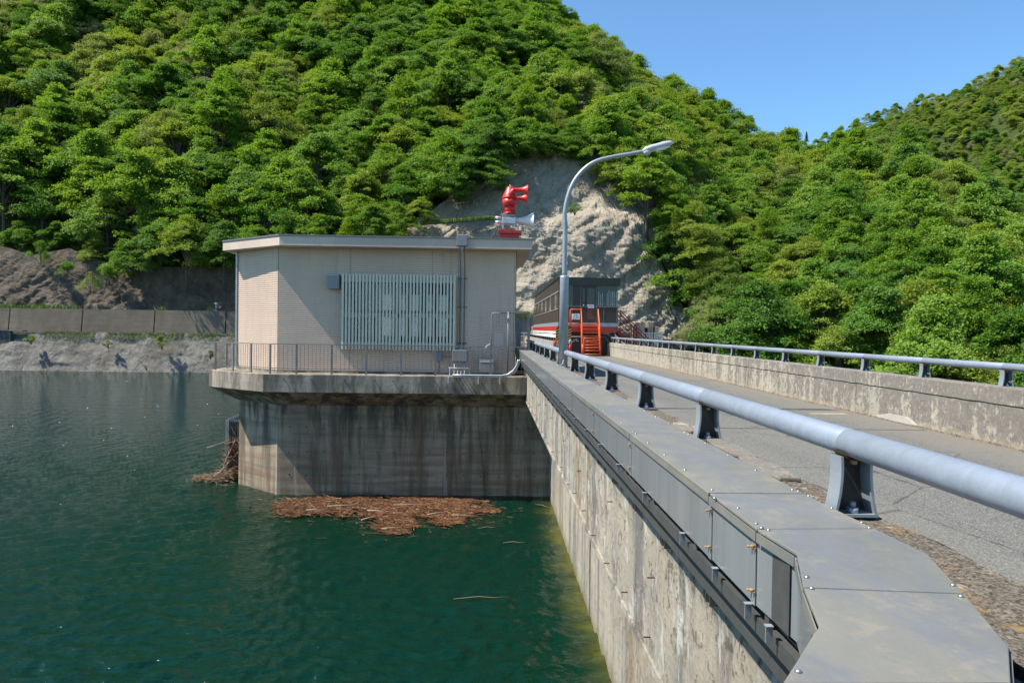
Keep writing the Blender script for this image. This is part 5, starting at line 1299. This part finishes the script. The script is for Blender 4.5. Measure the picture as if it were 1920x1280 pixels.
# rank by apparent size, keep those in view as individuals
def vis(c):
    x, y, d = c[1]
    if not (-60 < x < 1980 and y > -60): return 0
    if y > 715: return .2 * c[2] / d
    if 470 < x < 960 and y > 470: return .1 * c[2] / d
    return c[2] / d
cand.sort(key=lambda c: -vis(c))
ind, rest = cand[:292], cand[292:]
TL = {'bright': 'bright green broadleaf tree', 'fresh': 'yellow green broadleaf tree', 'deep': 'deep green broadleaf tree', 'olive': 'olive green tree', 'pale': 'pale silvery tree in blossom', 'fir': 'dark pointed conifer'}
def area(x, y):
    if x < 230: return 'at the far left just above the retaining wall' if y > 330 else ('at the far left halfway up the hill' if y > 150 else 'at the far left high on the hill')
    if x < 470: return 'above the wall just left of the building roof' if y > 330 else ('on the slope up and left of the building' if y > 150 else 'high up left of the building')
    if x < 780: return 'right behind the flat roof of the building' if y > 300 else 'on the hillside high above the building'
    if x < 960: return 'at the upper left edge of the rock face' if y > 200 else 'high on the hill above the red siren'
    if x < 1200: return 'overhanging the top of the rock face' if y > 180 else 'below the skyline above the rock face'
    if x < 1400: return 'at the right edge of the rock face' if y > 400 else ('on the slope just right of the lamp head' if y > 220 else 'on the skyline right of the lamp head')
    if x < 1650: return 'low behind the middle of the right parapet' if y > 520 else ('halfway up the right slope' if y > 380 else 'near the notch of the skyline')
    return 'low behind the near end of the right parapet' if y > 520 else 'on the right edge spur below the far mountain'
for p, q, s, t, rz in ind:
    tone, cm, tm = PROTO[t]
    o = bpy.data.objects.new('broadleaf_tree' if tone != 'fir' else 'fir_tree', None); col.objects.link(o)
    o.location = p; o.rotation_euler = (0, 0, rz); o.scale = (s, s, s * r_.uniform(.9, 1.12))
    sz = 'large ' if s > 1.08 else ('small ' if s < .8 else ('medium ' if s < .94 else 'tall '))
    tag(o, sz + TL[tone] + ' ' + area(q[0], q[1]), 'tree', TL[tone] + 's ' + area(q[0], q[1]))
    for nm, me in (('crown', cm), ('trunk', tm)):
        c = bpy.data.objects.new(nm, me); col.objects.link(c); c.parent = o
# the farther forest: one mass per hill, instanced
def forest(name, pts, label, protos):
    src = []
    me = bpy.data.meshes.new(name); me.from_pydata([tuple(c[0]) for c in pts], [], [])
    for nm, ty, vals in (('scl', 'FLOAT', [c[2] for c in pts]), ('rotz', 'FLOAT', [c[4] for c in pts]), ('idx', 'INT', [protos.index(c[3]) for c in pts])):
        at_ = me.attributes.new(nm, ty, 'POINT'); at_.data.foreach_set('value', vals)
    ob = bpy.data.objects.new(name, me); col.objects.link(ob); tag(ob, label, 'forest', kind='stuff')
    ng = bpy.data.node_groups.new(name + '_nodes', 'GeometryNodeTree')
    ng.interface.new_socket('Geometry', in_out='INPUT', socket_type='NodeSocketGeometry'); ng.interface.new_socket('Geometry', in_out='OUTPUT', socket_type='NodeSocketGeometry')
    N_ = ng.nodes.new; gi, go = N_('NodeGroupInput'), N_('NodeGroupOutput'); iop = N_('GeometryNodeInstanceOnPoints')
    prev = None
    L = ng.links.new
    def na(nm, ty):
        n = N_('GeometryNodeInputNamedAttribute'); n.data_type = ty; n.inputs[0].default_value = nm; return n.outputs[0]
    cx = N_('ShaderNodeCombineXYZ'); L(na('rotz', 'FLOAT'), cx.inputs[2]); sx = N_('ShaderNodeCombineXYZ'); s_ = na('scl', 'FLOAT')
    for k in range(3): L(s_, sx.inputs[k])
    jn = N_('GeometryNodeJoinGeometry')
    for k in protos[::-1]:
        oi = N_('GeometryNodeObjectInfo'); oi.transform_space = 'ORIGINAL'; oi.inputs['Object'].default_value = CROWN[k]; oi.inputs['As Instance'].default_value = True
        L(oi.outputs['Geometry'], jn.inputs[0])
    L(gi.outputs[0], iop.inputs['Points']); L(jn.outputs[0], iop.inputs['Instance']); iop.inputs['Pick Instance'].default_value = True
    L(na('idx', 'INT'), iop.inputs['Instance Index']); L(cx.outputs[0], iop.inputs['Rotation']); L(sx.outputs[0], iop.inputs['Scale']); L(iop.outputs[0], go.inputs[0])
    ob.modifiers.new('scatter', 'NODES').node_group = ng
    return ob
# one conifer stands among the trees of the skyline so that every kind exists as a single tree
CROWN = {}
for ob in list(col.objects):
    if ob.name.startswith('crown'):
        for k, pr in enumerate(PROTO):
            if ob.data == pr[1] and k not in CROWN: CROWN[k] = ob
pfir = at(1512, 268, 158); of = thing('fir_tree', pfir, 'small dark conifer at the notch of the skyline', 'tree'); of.scale = (.22, .22, .22)
for nm, me in (('crown', PROTO[9][1]), ('trunk', PROTO[9][2])):
    c = bpy.data.objects.new(nm, me); col.objects.link(c); c.parent = of
    if nm == 'crown': CROWN[9] = c
for k in range(10):
    if k not in CROWN: CROWN[k] = CROWN[0]
forest('forest', rest, 'broadleaf forest covering the upper hillside behind the nearer trees', list(range(10)))
fp = []
for p, v, q in pf:
    k = r_.random(); t = 9 if k < .07 else r_.choice((7, 3, 5, 0, 7, 4, 8, 6, 1, 3, 4, 0))
    fp.append([p, q, r_.uniform(.55, .95) if t != 9 else r_.uniform(.4, .6), t, r_.uniform(0, 6.28)])
forest('distant_forest', fp, 'distant mixed forest covering the far mountain at right', list(range(10)))

# ---- shrubs and grass on the bank and ledges
def shrub(px, py, D, Rr, name, label, tone='olive', n=900):
    p = at(px, py, D); V, Q, pads = crown_np(int(px), Rr, Rr * 1.5, Rr * .7, 22, n // 11, .07, .45, .2)
    o = thing(name, p, label, 'shrub'); c = bpy.data.objects.new('foliage', npmesh('foliage', V, Q, LEAF[tone], False)); col.objects.link(c); c.parent = o
    m = MB()
    for pd in pads[:8]: m.tube([(0, 0.2, -.4), tuple(Vector(pd) * .5 + Vector((0, 0, -.05))), tuple(pd)], [.035, .025, .01], 4, False)
    t = m.mesh('stems', M['bark']); t_ = bpy.data.objects.new('stems', t); col.objects.link(t_); t_.parent = o
shrub(303, 650, 89.3, .9, 'shrub', 'small round shrub growing out of the sprayed concrete bank', 'olive')
shrub(202, 648, 89.8, .5, 'shrub', 'little pale shrub on the bank left of the round shrub', 'pale', 400)
shrub(57, 640, 89.8, .6, 'shrub', 'green shrub at the corner of the stained wall', 'fresh', 500)
shrub(394, 668, 89.0, .5, 'shrub', 'tiny shrub low on the bank beside the deck corner', 'olive', 300)
shrub(168, 545, 94, 1.5, 'shrub', 'thin grey green shrub on the slope above the retaining wall', 'olive', 1300)
shrub(1078, 398, 96.5, .9, 'shrub', 'lone green tuft growing on the ledge of the rock face', 'deep', 700)
shrub(125, 515, 95, 1.2, 'shrub', 'ivy patch at left on the brown slope', 'deep', 1200)
shrub(75, 490, 96, 1.6, 'shrub', 'dark leafy patch on the brown slope at far left', 'deep', 1800)
def bare(px, py, D, s, name, label):
    p = at(px, py, D); m = MB(); rr = random.Random(px)
    for k in range(22):
        a = rr.uniform(0, 6.28); e = rr.uniform(.2, 1.1); l = rr.uniform(.5, 1) * s
        d = Vector((math.cos(a) * math.cos(e), math.sin(a) * math.cos(e) * .5, math.sin(e))) * l
        q = p + d * .5 + Vector((rr.uniform(-.1, .1), 0, .05)); m.tube([p, q, p + d], [.03, .02, .006], 4, False)
        m.tube([q, q + Vector((rr.uniform(-.4, .4), 0, rr.uniform(.1, .4)))], [.015, .005], 4, False)
    tag(m.build(name, M['deadwood']), label, 'bush')
bare(275, 695, 88.3, 1.6, 'bare_bush', 'leafless grey bush at the waterline of the far bank')
bare(1140, 360, 97, 1.6, 'bare_bush', 'fallen bare branch on the rock face edge')
def grass(n, fn, h0, h1, name, label):
    C = []; V = []
    for k in range(n):
        c = fn(); a = random.random() * 6.28; h = random.uniform(h0, h1); w2 = .02 + h * .08
        d = Vector((math.cos(a), math.sin(a), 0)) * w2; t = Vector((random.gauss(0, .25), random.gauss(0, .25), 1)) * h
        V += [c - d, c + d, c + t + d * .2, c + t - d * .2]
    me = npmesh(name, np.array([tuple(v) for v in V]), np.arange(len(V)).reshape(-1, 4), M['grass'], False)
    o = bpy.data.objects.new(name, me); col.objects.link(o); tag(o, label, 'grass', kind='stuff')
def g1():
    while True:
        X = random.uniform(-57, -30)
        if fbm(X * .5, 1, 1) > -.15: Y = random.uniform(91.3, 92.15); return Vector((X, Y, .45 if Y > 91.7 else -5.15 + (Y - 88.6) * 1.797))
grass(9000, g1, .05, .16, 'grass', 'strip of grass between the retaining wall and the bank')
def g2():
    while True:
        X = random.uniform(-80, -30)
        if fbm(X * .3, 4, 1) + (.35 if X < -53 else -.25) > 0: return Vector((X, random.uniform(93, 94.5), 2.9 + random.random() * .5))
grass(8000, g2, .2, .7, 'weeds', 'bright green weeds spilling over the top of the retaining wall')
def g3():
    px = random.uniform(790, 925); y = np.interp(px, [780, 930], [421, 410]); p = at(px, y, 98.2); return p + Vector((0, random.uniform(-.4, .4), -.1))
grass(5000, g3, .15, .6, 'ledge_grass', 'dark green grass along the ledge of the rock face above the roof')
def g4(): return Vector((random.uniform(-2, 5), random.uniform(92.0, 93.0), 3.15))
grass(3000, g4, .3, .9, 'far_weeds', 'patch of weeds seen between the building and the cabin')
